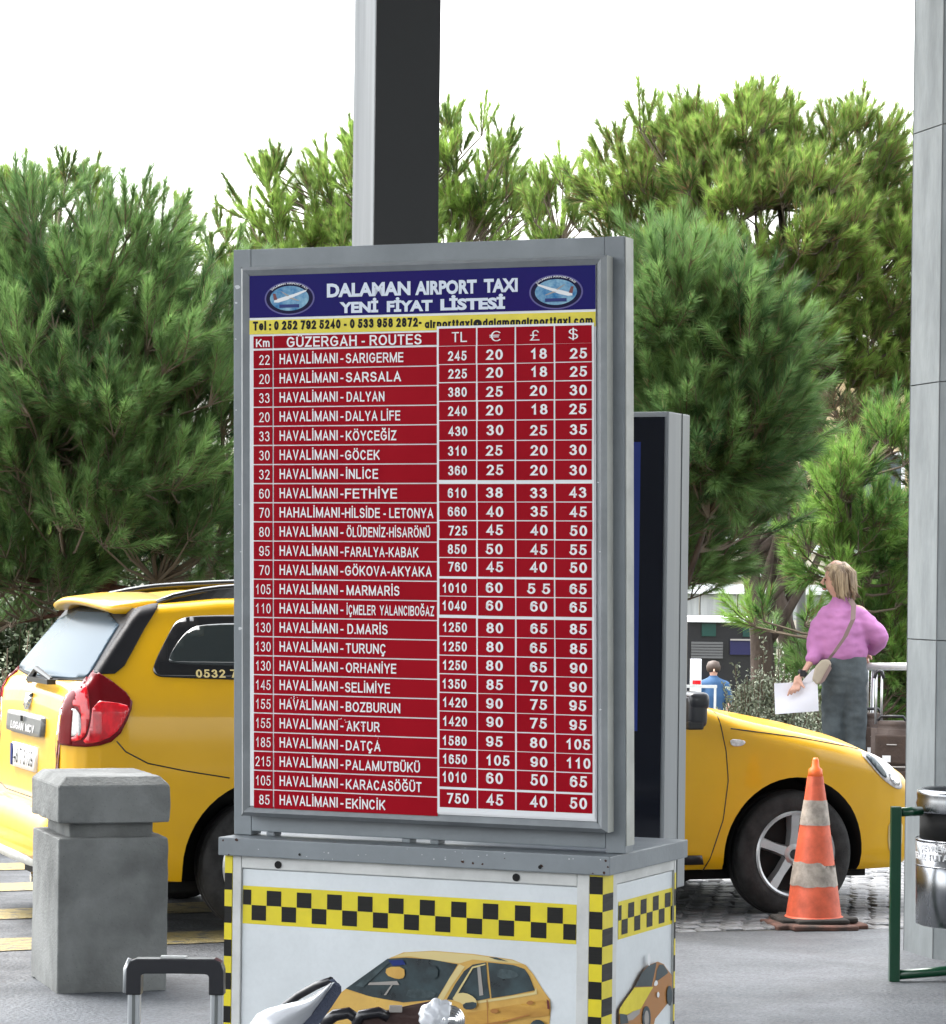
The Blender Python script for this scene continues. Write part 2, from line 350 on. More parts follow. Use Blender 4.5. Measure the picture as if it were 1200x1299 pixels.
# plain sans lettering drawn from strokes ---------------------------
def _arc(cx, cy, rx, ry, a0, a1, n=10):
    return [(cx + rx * math.cos(R(a0 + (a1 - a0) * k / n)), cy + ry * math.sin(R(a0 + (a1 - a0) * k / n))) for k in range(n + 1)]
def _glyphs():
    A_ = _arc; G = {}
    O = A_(.5, .5, .5, .5, 90, 450, 24)
    G['A'] = (.72, [[(0, 0), (.5, 1), (1, 0)], [(.18, .30), (.82, .30)]])
    G['B'] = (.66, [[(0, 0), (0, 1)], [(0, 1), (.55, 1)] + A_(.62, .76, .32, .24, 90, -90, 8) + [(0, .52)], [(0, .52), (.55, .52)] + A_(.64, .26, .36, .26, 90, -90, 8) + [(0, 0)]])
    G['C'] = (.70, [A_(.5, .5, .5, .5, 42, 318, 20)])
    G['D'] = (.69, [[(0, .5), (0, 0), (.4, 0)] + A_(.5, .5, .5, .5, -80, 80, 14) + [(.4, 1), (0, 1), (0, .5)]])
    G['E'] = (.61, [[(1, 1), (0, 1), (0, 0), (1, 0)], [(0, .53), (.92, .53)]])
    G['F'] = (.58, [[(1, 1), (0, 1), (0, 0)], [(0, .52), (.88, .52)]])
    G['G'] = (.75, [A_(.5, .5, .5, .5, 42, 318, 20) + [(.96, .2), (.96, .48), (.55, .48)]])
    G['H'] = (.68, [[(0, 0), (0, 1)], [(1, 0), (1, 1)], [(0, .53), (1, .53)]])
    G['I'] = (.20, [[(.5, 0), (.5, 1)]])
    G['İ'] = (.20, [[(.5, 0), (.5, 1)], [(.5, 1.24), (.5, 1.26)]])
    G['K'] = (.70, [[(0, 0), (0, 1)], [(.95, 1), (.05, .36)], [(.36, .56), (1, 0)]])
    G['L'] = (.56, [[(0, 1), (0, 0), (1, 0)]])
    G['M'] = (.84, [[(0, 0), (0, 1)], [(.0, 1), (.5, .02), (1, 1)], [(1, 1), (1, 0)]])
    G['N'] = (.69, [[(0, 0), (0, 1)], [(.02, .98), (.98, .02)], [(1, 0), (1, 1)]])
    G['O'] = (.76, [O])
    G['P'] = (.63, [[(0, 0), (0, 1), (.55, 1)] + A_(.62, .73, .38, .27, 90, -90, 10) + [(.0, .46)]])
    G['R'] = (.68, [[(0, 0), (0, 1), (.55, 1)] + A_(.60, .74, .35, .26, 90, -90, 10) + [(.0, .48)], [(.52, .48), (1, 0)]])
    S = A_(.5, .75, .46, .25, 22, 250, 12) + A_(.5, .26, .5, .26, 68, -158, 13)
    G['S'] = (.64, [S]); G['T'] = (.62, [[(0, 1), (1, 1)], [(.5, 1), (.5, 0)]])
    U = [(0, 1)] + A_(.5, .34, .5, .34, 180, 360, 14) + [(1, 1)]
    G['U'] = (.68, [U]); G['V'] = (.68, [[(0, 1), (.5, 0), (1, 1)]])
    G['X'] = (.68, [[(0, 0), (1, 1)], [(0, 1), (1, 0)]])
    G['Y'] = (.68, [[(0, 1), (.5, .42), (1, 1)], [(.5, .42), (.5, 0)]])
    G['Z'] = (.62, [[(0, 1), (1, 1), (0, 0), (1, 0)]])
    dots = [[(.26, 1.22), (.26, 1.24)], [(.74, 1.22), (.74, 1.24)]]
    G['Ö'] = (.76, [O] + dots); G['Ü'] = (.68, [U] + dots)
    G['Ğ'] = (.75, G['G'][1] + [A_(.5, 1.34, .24, .16, 190, 350, 8)])
    ced = [(.5, -.02), (.5, -.12), (.62, -.18), (.56, -.28), (.36, -.28)]
    G['Ç'] = (.70, G['C'][1] + [ced]); G['Ş'] = (.64, [S, ced])
    G['0'] = (.53, [A_(.5, .5, .5, .5, 90, 450, 20)])
    G['1'] = (.53, [[(.20, .74), (.62, 1), (.62, 0)]])
    G['2'] = (.53, [A_(.5, .72, .47, .28, 165, -25, 10) + [(.05, 0), (1, 0)]])
    G['3'] = (.53, [A_(.48, .76, .42, .24, 160, -80, 10), A_(.48, .27, .5, .27, 85, -160, 11)])
    G['4'] = (.53, [[(.76, 0), (.76, 1), (.0, .27), (1, .27)]])
    G['5'] = (.53, [[(.92, 1), (.2, 1), (.08, .50)] + A_(.46, .32, .52, .32, 125, -160, 12)])
    G['6'] = (.53, [A_(.5, .66, .48, .34, 35, 180, 9) + A_(.5, .31, .5, .31, 180, 540, 20)])
    G['7'] = (.53, [[(0, 1), (1, 1), (.32, 0)]])
    G['8'] = (.53, [A_(.5, .76, .42, .24, 90, 450, 16), A_(.5, .26, .5, .26, 90, 450, 16)])
    G['9'] = (.53, [A_(.5, .69, .5, .31, 0, 360, 20) + A_(.5, .34, .5, .34, 0, -145, 9)])
    G['-'] = (.30, [[(0, .36), (1, .36)]]); G['.'] = (.16, [[(.5, 0), (.5, .01)]]); G[':'] = (.16, [[(.5, 0), (.5, .01)], [(.5, .6), (.5, .61)]])
    G['€'] = (.72, [A_(.56, .5, .44, .5, 48, 312, 18), [(0, .60), (.75, .60)], [(0, .42), (.7, .42)]])
    G['£'] = (.62, [A_(.62, .74, .32, .26, 20, 180, 8) + [(.36, .3), (.05, 0), (1, 0)], [(.05, .5), (.75, .5)]])
    G['$'] = (.60, [S, [(.5, 1.1), (.5, -.1)]])
    x = .74
    bowl = lambda cx=.5: A_(cx, x / 2, .5, x / 2, 90, 450, 18)
    G['a'] = (.52, [bowl(), [(1, x), (1, 0)]]); G['o'] = (.55, [bowl()]); G['c'] = (.50, [A_(.5, x / 2, .5, x / 2, 45, 315, 12)])
    G['e'] = (.53, [[(.05, x / 2), (.97, x / 2)] + A_(.5, x / 2, .5, x / 2, 10, 315, 14)])
    G['d'] = (.53, [bowl(), [(1, 1.05), (1, 0)]]); G['p'] = (.53, [bowl(), [(0, x), (0, -.28)]])
    G['i'] = (.17, [[(.5, 0), (.5, x)], [(.5, 1.02), (.5, 1.04)]]); G['l'] = (.17, [[(.5, 0), (.5, 1.05)]])
    G['m'] = (.80, [[(0, 0), (0, x)]] + [A_(.25, x - .25, .25, .25, 180, 0, 6) + [(.5, 0)], A_(.75, x - .25, .25, .25, 180, 0, 6) + [(1, 0)]])
    G['n'] = (.52, [[(0, 0), (0, x)], A_(.5, x - .3, .5, .3, 180, 0, 8) + [(1, 0)]])
    G['r'] = (.34, [[(0, 0), (0, x)], A_(.8, x - .4, .8, .4, 180, 90, 6)])
    G['t'] = (.30, [[(.45, 1.0), (.45, .08), (1, 0)], [(0, x), (1, x)]]); G['x'] = (.52, [[(0, 0), (1, x)], [(0, x), (1, 0)]])
    G['@'] = (1.0, [A_(.5, .4, .5, .55, -50, 300, 24), A_(.48, .4, .22, .28, 0, 360, 14), [(.72, .66), (.70, .2), (.92, .3)]])
    return G
GL_ = _glyphs(); _sc = {}
def stroke_text(s, sw=.16, gap=.13):
    key = (s, sw)
    if sw >= .2: gap = .11
    if key in _sc: return _sc[key]
    V, F_, x0, lay = [], [], 0.0, 0
    for ch in s:
        if ch == ' ': x0 += .30; continue
        w, st = GL_[ch]; h = sw / 2
        w = w + (sw - .16) * .6
        for pl in st:
            P = [Vector((x0 + h + px * (w - sw), h + py * (1 - sw))) for px, py in pl]
            P = [p for i, p in enumerate(P) if i == 0 or (p - P[i - 1]).length > 1e-4]
            if len(P) == 1: P.append(P[0] + Vector((0, .001)))
            closed = (P[0] - P[-1]).length < 1e-3
            if not closed:
                P[0] = P[0] - (P[1] - P[0]).normalized() * h; P[-1] = P[-1] + (P[-1] - P[-2]).normalized() * h
            n = len(P); b0 = len(V)
            for i in range(n):
                if closed: a, c = P[i - 1] if i > 0 else P[-2], P[i + 1] if i < n - 1 else P[1]
                else: a, c = P[max(i - 1, 0)], P[min(i + 1, n - 1)]
                d1 = (P[i] - a); d2 = (c - P[i])
                if d1.length < 1e-6: d1 = d2
                if d2.length < 1e-6: d2 = d1
                n1_ = Vector((-d1.y, d1.x)).normalized(); n2_ = Vector((-d2.y, d2.x)).normalized()
                m_ = n1_ + n2_
                m_ = n1_ if m_.length < 1e-3 else m_.normalized()
                k = h / max(.42, m_.dot(n1_))
                for sg in (1, -1):
                    q = P[i] + m_ * k * sg; V.append((q.x, q.y, lay))
            for i in range(n - 1): F_.append((b0 + 2 * i, b0 + 2 * i + 1, b0 + 2 * i + 3, b0 + 2 * i + 2))
            lay += 1
        x0 += w + gap
    out = (V, F_, x0 - gap); _sc[key] = out; return out
def put_str(mb, s, fn3, x, z, cap, width=None, align='L', sw=.16):
    """fn3(x, z, lift)"""
    V, F_, w = stroke_text(s, sw)
    sx = cap if width is None else width / w; W = w * sx
    ox = x if align == 'L' else (x - W / 2 if align == 'C' else x - W)
    mb.add([fn3(ox + a * sx, z + b * cap, (l % 12) * .00003) for a, b, l in V], F_)

# ---------------------------------------------------------------- ground, road, pavement
ROAD_YAW = R(20)
def sheet(name, pts, z, m, kind='structure'):
    vs, fs = poly_tri(pts)
    me = bpy.data.meshes.new(name); me.from_pydata([(v[0], v[1], z) for v in vs], [], [tuple(f) for f in fs])
    bm = bmesh.new(); bm.from_mesh(me); bmesh.ops.recalc_face_normals(bm, faces=bm.faces)
    if bm.faces and sum(f.normal.z for f in bm.faces) < 0: bmesh.ops.reverse_faces(bm, faces=bm.faces)
    bm.to_mesh(me); bm.free()
    return tag(link(name, me, m), kind=kind)
# terrain: one sheet to the horizon, stepping down behind the verge
b = MB()
rows = [(-60, -.03), (27.5, -.03), (29, -.1), (33, -1.3), (36, -1.4), (3000, -1.4)]
vs = []; fs = []
for y, z in rows:
    for x in (-1500, -40, 40, 1500): vs.append((x, y, z))
for i in range(len(rows) - 1):
    for k in range(3): fs.append((i * 4 + k, i * 4 + k + 1, (i + 1) * 4 + k + 1, (i + 1) * 4 + k))
b.add(vs, fs); tag(b.build('terrain', M['soil']), kind='structure')
# edge of the pavement, as measured on the ground
E0 = gr(17, 1247); E1 = gr(862, 1184); E2 = gr(1101, 1180)
edge = [(-30, E0.y - 28.2 * .62), (E0.x, E0.y), (E1.x, E1.y), (E2.x, E2.y), (8, E2.y + 1.2), (30, E2.y + 5)]
sheet('pavement', [(-30, -30)] + edge + [(30, -30)], .004, M['slab'])
far_edge = [(30, 34), (8, 24.4), (-8, 20.0), (-30, 12)]
sheet('road', [(-30.0, edge[0][1] - 2), (E0.x, E0.y - .3), (E1.x, E1.y - .3), (E2.x, E2.y - .3), (8, E2.y + .9), (30, E2.y + 4.7)] + far_edge, 0, M['asphalt'])
b = MB()
fe = [(-30, 12), (-8, 20.0), (8, 24.4), (30, 34)]
for (x0, y0), (x1, y1) in zip(fe[:-1], fe[1:]):
    n_ = max(1, int(math.hypot(x1 - x0, y1 - y0) / .8))
    a = math.atan2(y1 - y0, x1 - x0)
    for k in range(n_):
        L = math.hypot(x1 - x0, y1 - y0) / n_
        mx = Matrix.Translation((x0 + (x1 - x0) * k / n_, y0 + (y1 - y0) * k / n_, 0)) @ Matrix.Rotation(a, 4, 'Z')
        b.box(.006, L - .006, 0, .14, -.02, .10, mx)
tag(b.build('kerb', M['concrete_dark'], bevel=.01), kind='structure')
# painted crossing stripes (thin worn paint, parallel to the road)
pu = Vector((math.cos(R(24)), math.sin(R(24)))); pv = Vector((-pu.y, pu.x))
b = MB()
for py_c, hh in ((1199, .21), (1160, .21), (1126, .19), (1100, .19), (1075, .18), (1052, .18), (1030, .18)):
    c = gr(10, py_c); c2 = Vector((c.x, c.y))
    nseg = 110
    vs = []
    for k in range(nseg + 1):
        s_ = -3.0 + 5.6 * k / nseg
        for sg in (-1, 1):
            q = c2 + pu * s_ + pv * (sg * (hh + (noise.noise(Vector((s_ * 3, py_c + sg * 9, 0))) * .02 + noise.noise(Vector((s_ * 14, py_c + sg * 5, 3))) * .02)))
            vs.append((q.x, q.y, .004))
    b.add(vs, [(2 * k, 2 * k + 2, 2 * k + 3, 2 * k + 1) for k in range(nseg)])
st = b.build('road_marking', M['stripe']); tag(st, kind='structure')
# setts right of the crossing
ru = Vector((math.cos(ROAD_YAW), math.sin(ROAD_YAW))); rv = Vector((-ru.y, ru.x))
sheet('sett_bedding', [(.7, E1.y - .25), (E2.x, E2.y - .25), (3.6, E2.y + .3), (5.6, 19), (6, 22.5), (.2, 20.5), (-.2, 14.6)], .003, M['mortar'])
cells = []
def inside_road(x, y):
    if x < E1.x: lim = E1.y + (x - E1.x) * (E1.y - E0.y) / (E1.x - E0.x)
    elif x < E2.x: lim = E1.y + (E2.y - E1.y) * (x - E1.x) / (E2.x - E1.x)
    else: lim = E2.y + (x - E2.x) * .19
    return y > lim + .05
for i in range(-20, 62):
    for j in range(-12, 62):
        off = (j % 2) * .055
        p = Vector((.9, 13.9)) + ru * (i * .11 + off) + rv * (j * .105)
        if inside_road(p.x, p.y) and p.x > .5 and p.y < 21.5 and p.x / p.y < .175 and p.x / p.y > .045:
            cells.append((p.y, p.x, p))
cells.sort(key=lambda c: c[0])
def sett_mesh(seed):
    rr = random.Random(seed); b = MB()
    hx, hy = .049 * rr.uniform(.9, 1.03), .046 * rr.uniform(.88, 1.04)
    lo = [(-hx, -hy), (hx, -hy), (hx, hy), (-hx, hy)]
    j = lambda: rr.uniform(-.006, .006)
    lo = [(x + j(), y + j()) for x, y in lo]
    t = .016 + rr.uniform(-.004, .004)
    v = [(x, y, -.01) for x, y in lo] + [(x * .98, y * .98, t - .008) for x, y in lo] + [(x * .78, y * .76, t + rr.uniform(-.002, .002)) for x, y in lo]
    b.add(v, [(k, (k + 1) % 4, 4 + (k + 1) % 4, 4 + k) for k in range(4)] + [(4 + k, 4 + (k + 1) % 4, 8 + (k + 1) % 4, 8 + k) for k in range(4)] + [(8, 9, 10, 11)])
    me = b.mesh('sett'); me.materials.append(M['stone']); return me
setts = [sett_mesh(k) for k in range(10)]
road_ob = bpy.data.objects['road']
far = MB()
for k, (d, x, p) in enumerate(cells):
    me = setts[random.randrange(10)]; rz = ROAD_YAW + random.uniform(-.06, .06); dz = random.uniform(-.004, .003)
    if k < 300:
        o = bpy.data.objects.new('cobblestone', me); COL.objects.link(o); o.parent = road_ob
        o.location = (p.x, p.y, dz); o.rotation_euler = (random.uniform(-.03, .03), random.uniform(-.03, .03), rz)
    else:
        mx = Matrix.Translation((p.x, p.y, dz)) @ Matrix.Rotation(rz, 4, 'Z')
        far.add([mx @ v.co for v in me.vertices], [tuple(q.vertices) for q in me.polygons])
o = far.build('cobblestones', M['stone'], road_ob); tag(o, kind='stuff')

# ---------------------------------------------------------------- background buildings
def part_box(name, m, par, *a, bevel=0): return box_obj(name, m, par, *a, bevel=bevel)
tb = empty('terminal_building', (6, 62, -1.4), R(-3), 'long pale ochre building far behind the right hand pines', 'building')
b = MB(); b.box(-2, 26, 0, 12, 0, 7.2); b.build('wall', M['ochre'], tb)
b = MB(); b.box(-2.3, 26.3, -.5, 12.3, 7.2, 7.6); b.build('roof', M['wall_white'], tb)
for k in range(11):
    x = -1 + k * 2.4
    w = part_box('window', M['window'], tb, x, x + 1.3, -.06, .05, 3.9, 5.6)
    w2 = MB(); w2.box(x - .07, x, -.1, .0, 3.85, 5.65); w2.box(x + 1.3, x + 1.37, -.1, 0, 3.85, 5.65); w2.box(x, x + 1.3, -.1, 0, 5.6, 5.67); w2.box(x, x + 1.3, -.1, 0, 3.83, 3.9)
    w2.build('frame', M['wall_white'], w)
# retaining wall with pale rendered block above it (gap right of the totem)
rw = empty('boundary_wall', (3.9, 50, -1.4), 0, 'grey board marked concrete wall with white coping behind the pine trunk', 'wall')
zt = at(900, 784, 50).z + 1.4; zc = at(900, 753, 50).z + 1.4; zu = at(900, 700, 52).z + 1.4
x0 = at(840, 760, 50).x - 3.9
for k in range(11):
    part_box('panel', M['wall_grey'], rw, x0 + k * .62 + .012, x0 + k * .62 + .608, random.uniform(-.01, .01), .25, zt - .02, zc, bevel=.01)
part_box('coping', M['wall_white'], rw, x0, x0 + 6.9, -.12, .35, zc, zc + .16)
pb = empty('rendered_block', (3.9, 53, -1.4), 0, 'beige rendered low building above the grey concrete wall', 'building')
part_box('wall', M['wall_beige'], pb, x0 - 1, x0 + 7.5, 0, 4, 0, zu)
part_box('ledge', M['wall_white'], pb, x0 - 1.1, x0 + 7.6, -.15, 0, zu - .42, zu - .36)
part_box('parapet', M['wall_white'], pb, x0 - 1.1, x0 + 7.6, -.1, 4.1, zu, zu + .15)
# dark kiosk under the wall
kx0 = at(872, 800, 46).x; kx1 = at(985, 800, 46).x
kt = at(900, 785, 46).z; 
ko = empty('kiosk', ((kx0 + kx1) / 2, 46, -1.4), 0, 'dark kiosk with green panels and roller shutter beyond the bonnet of the taxi', 'kiosk')
hw_ = (kx1 - kx0) / 2; H_ = kt + 1.4
Z = lambda py: at(900, py, 46).z + 1.4
XX = lambda px: at(px, 800, 46).x - ko.location.x
part_box('body', M['bus_dark'], ko, -hw_, hw_, 0, 2.2, 0, H_ - .05)
part_box('roof_edge', M['wall_white'], ko, -hw_ + .02, hw_, -.1, 2.3, H_ - .05, H_ + .02)
for px in (890, 942): part_box('green_panel', M['bus_green'], ko, XX(px), XX(px + 18), -.03, 0, Z(807), Z(791))
for k in range(6): part_box('shutter_slat', M['shutter'], ko, XX(877), XX(917), -.05 - .004 * (k % 2), -.01, Z(817 + k * 3.6), Z(814.2 + k * 3.6))
ks = part_box('blue_sign', M['sign_blue'], ko, XX(926), XX(955), -.06, 0, Z(830), Z(812))
part_box('sign_edge', M['zip'], ks, XX(926), XX(955), -.08, -.06, Z(812), Z(810))
wp = empty('white_post', (at(883, 850, 44).x, 44, -1.4), 0, 'short white panel standing beside the man in the blue shirt', 'post')
part_box('panel', M['white_paint'], wp, -.08, .08, 0, .12, 0, at(883, 836, 44).z + 1.4, bevel=.01)
part_box('red_reflector', M['lens_red'], wp, -.05, .07, -.02, 0, at(883, 868, 44).z + 1.4, at(883, 863, 44).z + 1.4)
fr = empty('metal_rail', (at(895, 870, 42).x, 42, -1.4), 0, 'pale metal rail in front of the man in the blue shirt', 'railing')
rt = at(895, 870, 42).z + 1.4
part_box('top_rail', M['alu_white'], fr, -.3, .16, 0, .04, rt - .03, rt + .01)
for x in (-.29, .12): part_box('post', M['alu_white'], fr, x, x + .03, 0, .04, 0, rt - .03)
for px, d, lab in ((1001, 38, 'thin dark lamp post just left of the woman behind the pines'), (1017, 39, 'second thin dark lamp post seen above the left shoulder of the woman')):
    lp = empty('lamp_post', (at(px, 700, d).x, d, -1.4), 0, lab, 'lamp post')
    b = MB(); b.tube([(0, 0, 0), (0, 0, 6.2)], [.07, .045], 8); b.build('pole', M['shutter'], lp, smooth=True)
    b = MB(); b.tube([(0, 0, 6.2), (.25, 0, 6.4), (.7, 0, 6.45)], .03, 6); b.build('arm', M['shutter'], lp)
    b = MB(); b.box(.55, 1.05, -.09, .09, 6.42, 6.5); b.build('lamp_head', M['shutter'], lp)

# ---------------------------------------------------------------- pines and shrubs
def tri_mesh(name, V, C, m, parent=None, kindtag=None):
    """V: (n,3,3) triangles, C: (n,3) colour per triangle"""
    n = len(V); me = bpy.data.meshes.new(name)
    me.vertices.add(n * 3); me.vertices.foreach_set('co', V.reshape(-1).astype(np.float32))
    me.loops.add(n * 3); me.loops.foreach_set('vertex_index', np.arange(n * 3, dtype=np.int32))
    me.polygons.add(n); me.polygons.foreach_set('loop_start', np.arange(0, n * 3, 3, dtype=np.int32))
    me.update(calc_edges=True)
    a = me.color_attributes.new('tint', 'FLOAT_COLOR', 'POINT')
    cc = np.ones((n * 3, 4), np.float32); cc[:, :3] = np.repeat(C, 3, axis=0); a.data.foreach_set('color', cc.reshape(-1))
    me.materials.append(m)
    return link(name, me, None, parent)
def unit(a): return a / np.maximum(np.linalg.norm(a, axis=-1, keepdims=True), 1e-9)
def pine(label, base, trunk_pts, trunk_r, ells, n_cl, shoot_len, needle_len, n_needle, up, cols, spread=.75, width=.0042, shell=.45, bark='bark', dead=.12, seed=1, angle=.62, lim=9, group='pines behind the taxi', needle_from=.15):
    g = np.random.default_rng(seed); rr = random.Random(seed)
    root = empty('pine_tree', (base[0], base[1], 0), 0, label, 'pine tree', group)
    B = np.array([base[0], base[1], 0.0])
    # trunk
    tb_ = MB(); pts = [Vector(p) for p in trunk_pts]
    fine = []; fr_ = []
    for i in range(len(pts) - 1):
        for k in range(6):
            t = k / 6; p = pts[i].lerp(pts[i + 1], t); fine.append(p + Vector(noise.noise_vector(p * 2.3)) * .035)
            T = (i + t) / (len(pts) - 1); fr_.append(trunk_r * (1 - .8 * T) * (1 + .12 * noise.noise(p * 9)))
    fine.append(pts[-1]); fr_.append(trunk_r * .18)
    tb_.tube([f for f in fine], fr_, 10); tb_.build('trunk', M[bark], root, smooth=True)
    # cluster nodes
    vol = np.array([e[3] * e[4] * e[5] for e in ells]) ** .75; idx = g.choice(len(ells), n_cl, p=vol / vol.sum())
    E_ = np.array(ells)[idx]
    d = unit(g.normal(size=(n_cl, 3))); rad = (shell + (1 - shell) * g.random(n_cl) ** .6)[:, None]
    P = E_[:, :3] + d * rad * E_[:, 3:6] - B
    # branches: each node hangs from a limb point between trunk and node
    tr = np.array([tuple(f) for f in fine])
    limbs = MB(); tw = MB()
    nl = min(lim, n_cl)
    order = g.permutation(n_cl)[:nl]
    limb_pts = []
    for q in order:
        target = Vector(P[q] * [.8, .8, .9]); h = rr.uniform(.35, .95); s0 = Vector(tr[int(h * (len(tr) - 1))])
        if s0.z > target.z: s0 = Vector(tr[max(2, int(len(tr) * .35))])
        c1 = s0.lerp(target, .5) + Vector((0, 0, -.12 * (target - s0).length))
        seg = []
        for k in range(7):
            t = k / 6; p = s0 * (1 - t) ** 2 + c1 * 2 * t * (1 - t) + target * t * t; seg.append(p + Vector(noise.noise_vector(p * 3)) * .03)
        limbs.tube(seg, [trunk_r * .38 * (1 - .75 * k / 6) for k in range(7)], 6)
        limb_pts += [tuple(s) for s in seg[1:]]
    limbs.build('limbs', M[bark], root, smooth=True)
    LP = np.array(limb_pts + [tuple(t) for t in tr[len(tr) // 3:]])
    out_dir = unit(P - (E_[:, :3] - B)) 
    cdir = unit(out_dir * spread + np.array([0, 0, 1.0]) * up + g.normal(size=(n_cl, 3)) * .25)
    S = []; D = []; L = []; Tn = []
    for q in range(n_cl):
        p = P[q]; j = np.argmin(((LP - p) ** 2).sum(1) + (LP[:, 2] > p[2]) * .4)
        a = Vector(LP[j]); e = Vector(p)
        mid = a.lerp(e, .55) + Vector((0, 0, -.06 * (e - a).length))
        if (e - a).length > .05: tw.tube([a, mid, e], [.014, .010, .007], 4, caps=False)
        tone = g.normal() * .95
        ns = rr.choice((3, 5, 6, 7))
        ax = cdir[q]; s1 = unit(np.cross(ax, [0.3, .2, 1])); s2 = np.cross(ax, s1); ph = g.random() * 6.28
        for k in range(ns):
            a_ = ph + k * 2 * math.pi / (ns - 1 if ns > 1 else 1)
            tilt = 0 if k == 0 else g.uniform(.35, .75)
            dd = unit(ax * math.cos(tilt) + (s1 * math.cos(a_) + s2 * math.sin(a_)) * math.sin(tilt))
            S.append(p); D.append(dd); L.append(min(.5, shoot_len * g.uniform(.55, 1.1) * (1.2 if k == 0 else 1))); Tn.append(tone + g.normal() * .25)
            tipv = Vector(p + dd * L[-1] * .9 + np.array([0, 0, L[-1] * .14]))
            tw.tube([Vector(p), Vector(p + dd * L[-1] * .5), tipv], [.006, .005, .003], 3, caps=False)
    tw.build('twigs', M['twig'], root)
    S = np.array(S); D = np.array(D); L = np.array(L); Tn = np.array(Tn); ns = len(S)
    N = n_needle; t = g.random((ns, N)) ** .65 * (1 - needle_from) + needle_from
    s1 = unit(np.cross(D, [.31, .17, 1.0])); s2 = np.cross(D, s1)
    ph = g.random((ns, N)) * 2 * math.pi; an = g.normal(angle, .13, (ns, N)) * (1.1 - .25 * t)
    pos = S[:, None] + D[:, None] * (L[:, None] * t)[..., None]; pos[..., 2] += (L[:, None] * .15 * t ** 2)
    nd = D[:, None] * np.cos(an)[..., None] + (s1[:, None] * np.cos(ph)[..., None] + s2[:, None] * np.sin(ph)[..., None]) * np.sin(an)[..., None]
    nd[..., 2] += .12
    nd = unit(nd); nl_ = needle_len * g.uniform(.7, 1.15, (ns, N))
    tip = pos + nd * nl_[..., None]; tip[..., 2] -= nl_ * .06
    side = unit(np.cross(nd, g.normal(size=(ns, N, 3)))) * width * .5
    V = np.stack([pos - side, pos + side, tip], axis=2).reshape(-1, 3, 3)
    c0, c1, cd = [np.array(c) for c in cols]
    w = np.clip(.5 + .28 * Tn[:, None] + .22 * (t - .5) + g.normal(0, .12, (ns, N)), 0, 1)[..., None]
    C = c0 * (1 - w) + c1 * w
    isd = (g.random((ns, N)) < dead * (1.4 - t))[..., None]
    C = np.where(isd, cd, C)
    tri_mesh('crown', V, C.reshape(-1, 3), M['needle'], root)
    return root
GREEN_BLUE = ((.036, .085, .030), (.18, .31, .095), (.17, .12, .07))
GREEN_WARM = ((.07, .13, .03), (.34, .50, .11), (.28, .17, .09))
GREEN_MID = ((.06, .14, .035), (.25, .42, .09), (.24, .16, .08))
def el(px, py, d, rx, rz, ry=None):
    p = at(px, py, d); s = d / F_PX
    return (p.x, p.y, p.z, rx * s, (ry if ry else rx * .8) * s, rz * s)
bx = at(135, 745, 21.5).x
pine('big dark green pine with reddish trunk behind the parked taxi, at the left edge', (bx, 21.5), [(0, 0, 0), (.02, .05, 1.5), (.1, 0, 2.7), (-.05, .1, 4.0)], .085,
     [el(120, 360, 21, 110, 80), el(30, 410, 21, 110, 120), el(225, 440, 21.4, 90, 95), el(130, 520, 20.8, 170, 140), el(20, 620, 21.2, 130, 130), el(250, 600, 21.2, 110, 140), el(130, 640, 21.0, 170, 70), el(-110, 480, 21.4, 120, 220), el(50, 730, 21.4, 90, 50), el(250, 715, 21.2, 90, 45), el(-40, 790, 21.8, 100, 70)],
     450, .48, .13, 240, 1.15, GREEN_BLUE, seed=3, bark='bark_red', shell=.3, lim=14, angle=.52, width=.0044, spread=.9, needle_from=.2)
pine('pale green pine at the far left, its candles showing above the dark pine', (at(60, 700, 29).x, 29), [(0, 0, 0), (0, 0, 2.5), (.2, 0, 4.2)], .11,
     [el(50, 310, 29, 110, 90), el(190, 340, 29, 90, 85), el(-60, 340, 29, 90, 110), el(100, 460, 29, 160, 110), el(280, 420, 29.5, 70, 110), el(100, 640, 29, 200, 120)],
     260, .30, .12, 150, 1.5, GREEN_WARM, seed=5, angle=.42, width=.0068, needle_from=.12)
pine('light green pine rising behind the dark pole, directly above the price board', (at(480, 700, 31).x, 31), [(0, 0, 0), (.1, 0, 3), (0, 0, 5.2)], .13,
     [el(480, 250, 31, 95, 80), el(370, 290, 31, 75, 80), el(590, 245, 31, 75, 85), el(640, 295, 31.4, 45, 85), el(480, 400, 31, 190, 120), el(300, 335, 31.5, 40, 60)],
     360, .31, .12, 150, 1.5, GREEN_WARM, seed=8, angle=.42, width=.0068, needle_from=.12)
pine('small light green pine between the board and the tall pine on the right', (at(700, 700, 30).x, 30), [(0, 0, 0), (.05, 0, 2.5), (0, 0, 4.2)], .08,
     [el(712, 290, 30, 38, 70), el(690, 420, 30, 60, 90)], 90, .30, .12, 150, 1.4, GREEN_WARM, seed=9, angle=.42, width=.0068, needle_from=.12)
pine('tallest pine, a broad light green crown at the right beside the concrete column', (at(1000, 700, 26).x, 26), [(0, 0, 0), (.02, 0, 1.0), (-.12, 0, 1.7), (.0, 0, 3.2), (-.1, .1, 4.8)], .115,
     [el(930, 215, 26, 110, 75), el(820, 235, 26, 75, 70), el(1050, 222, 26, 85, 70), el(1130, 280, 26.4, 75, 80), el(960, 320, 25.6, 150, 100), el(840, 350, 26, 90, 80), el(1100, 400, 26, 90, 120), el(1010, 450, 26, 120, 110), el(1150, 500, 26.3, 60, 80)],
     640, .30, .12, 170, 1.15, GREEN_WARM, seed=12, angle=.46, dead=.26, shell=.5, lim=18, width=.0062, needle_from=.12)
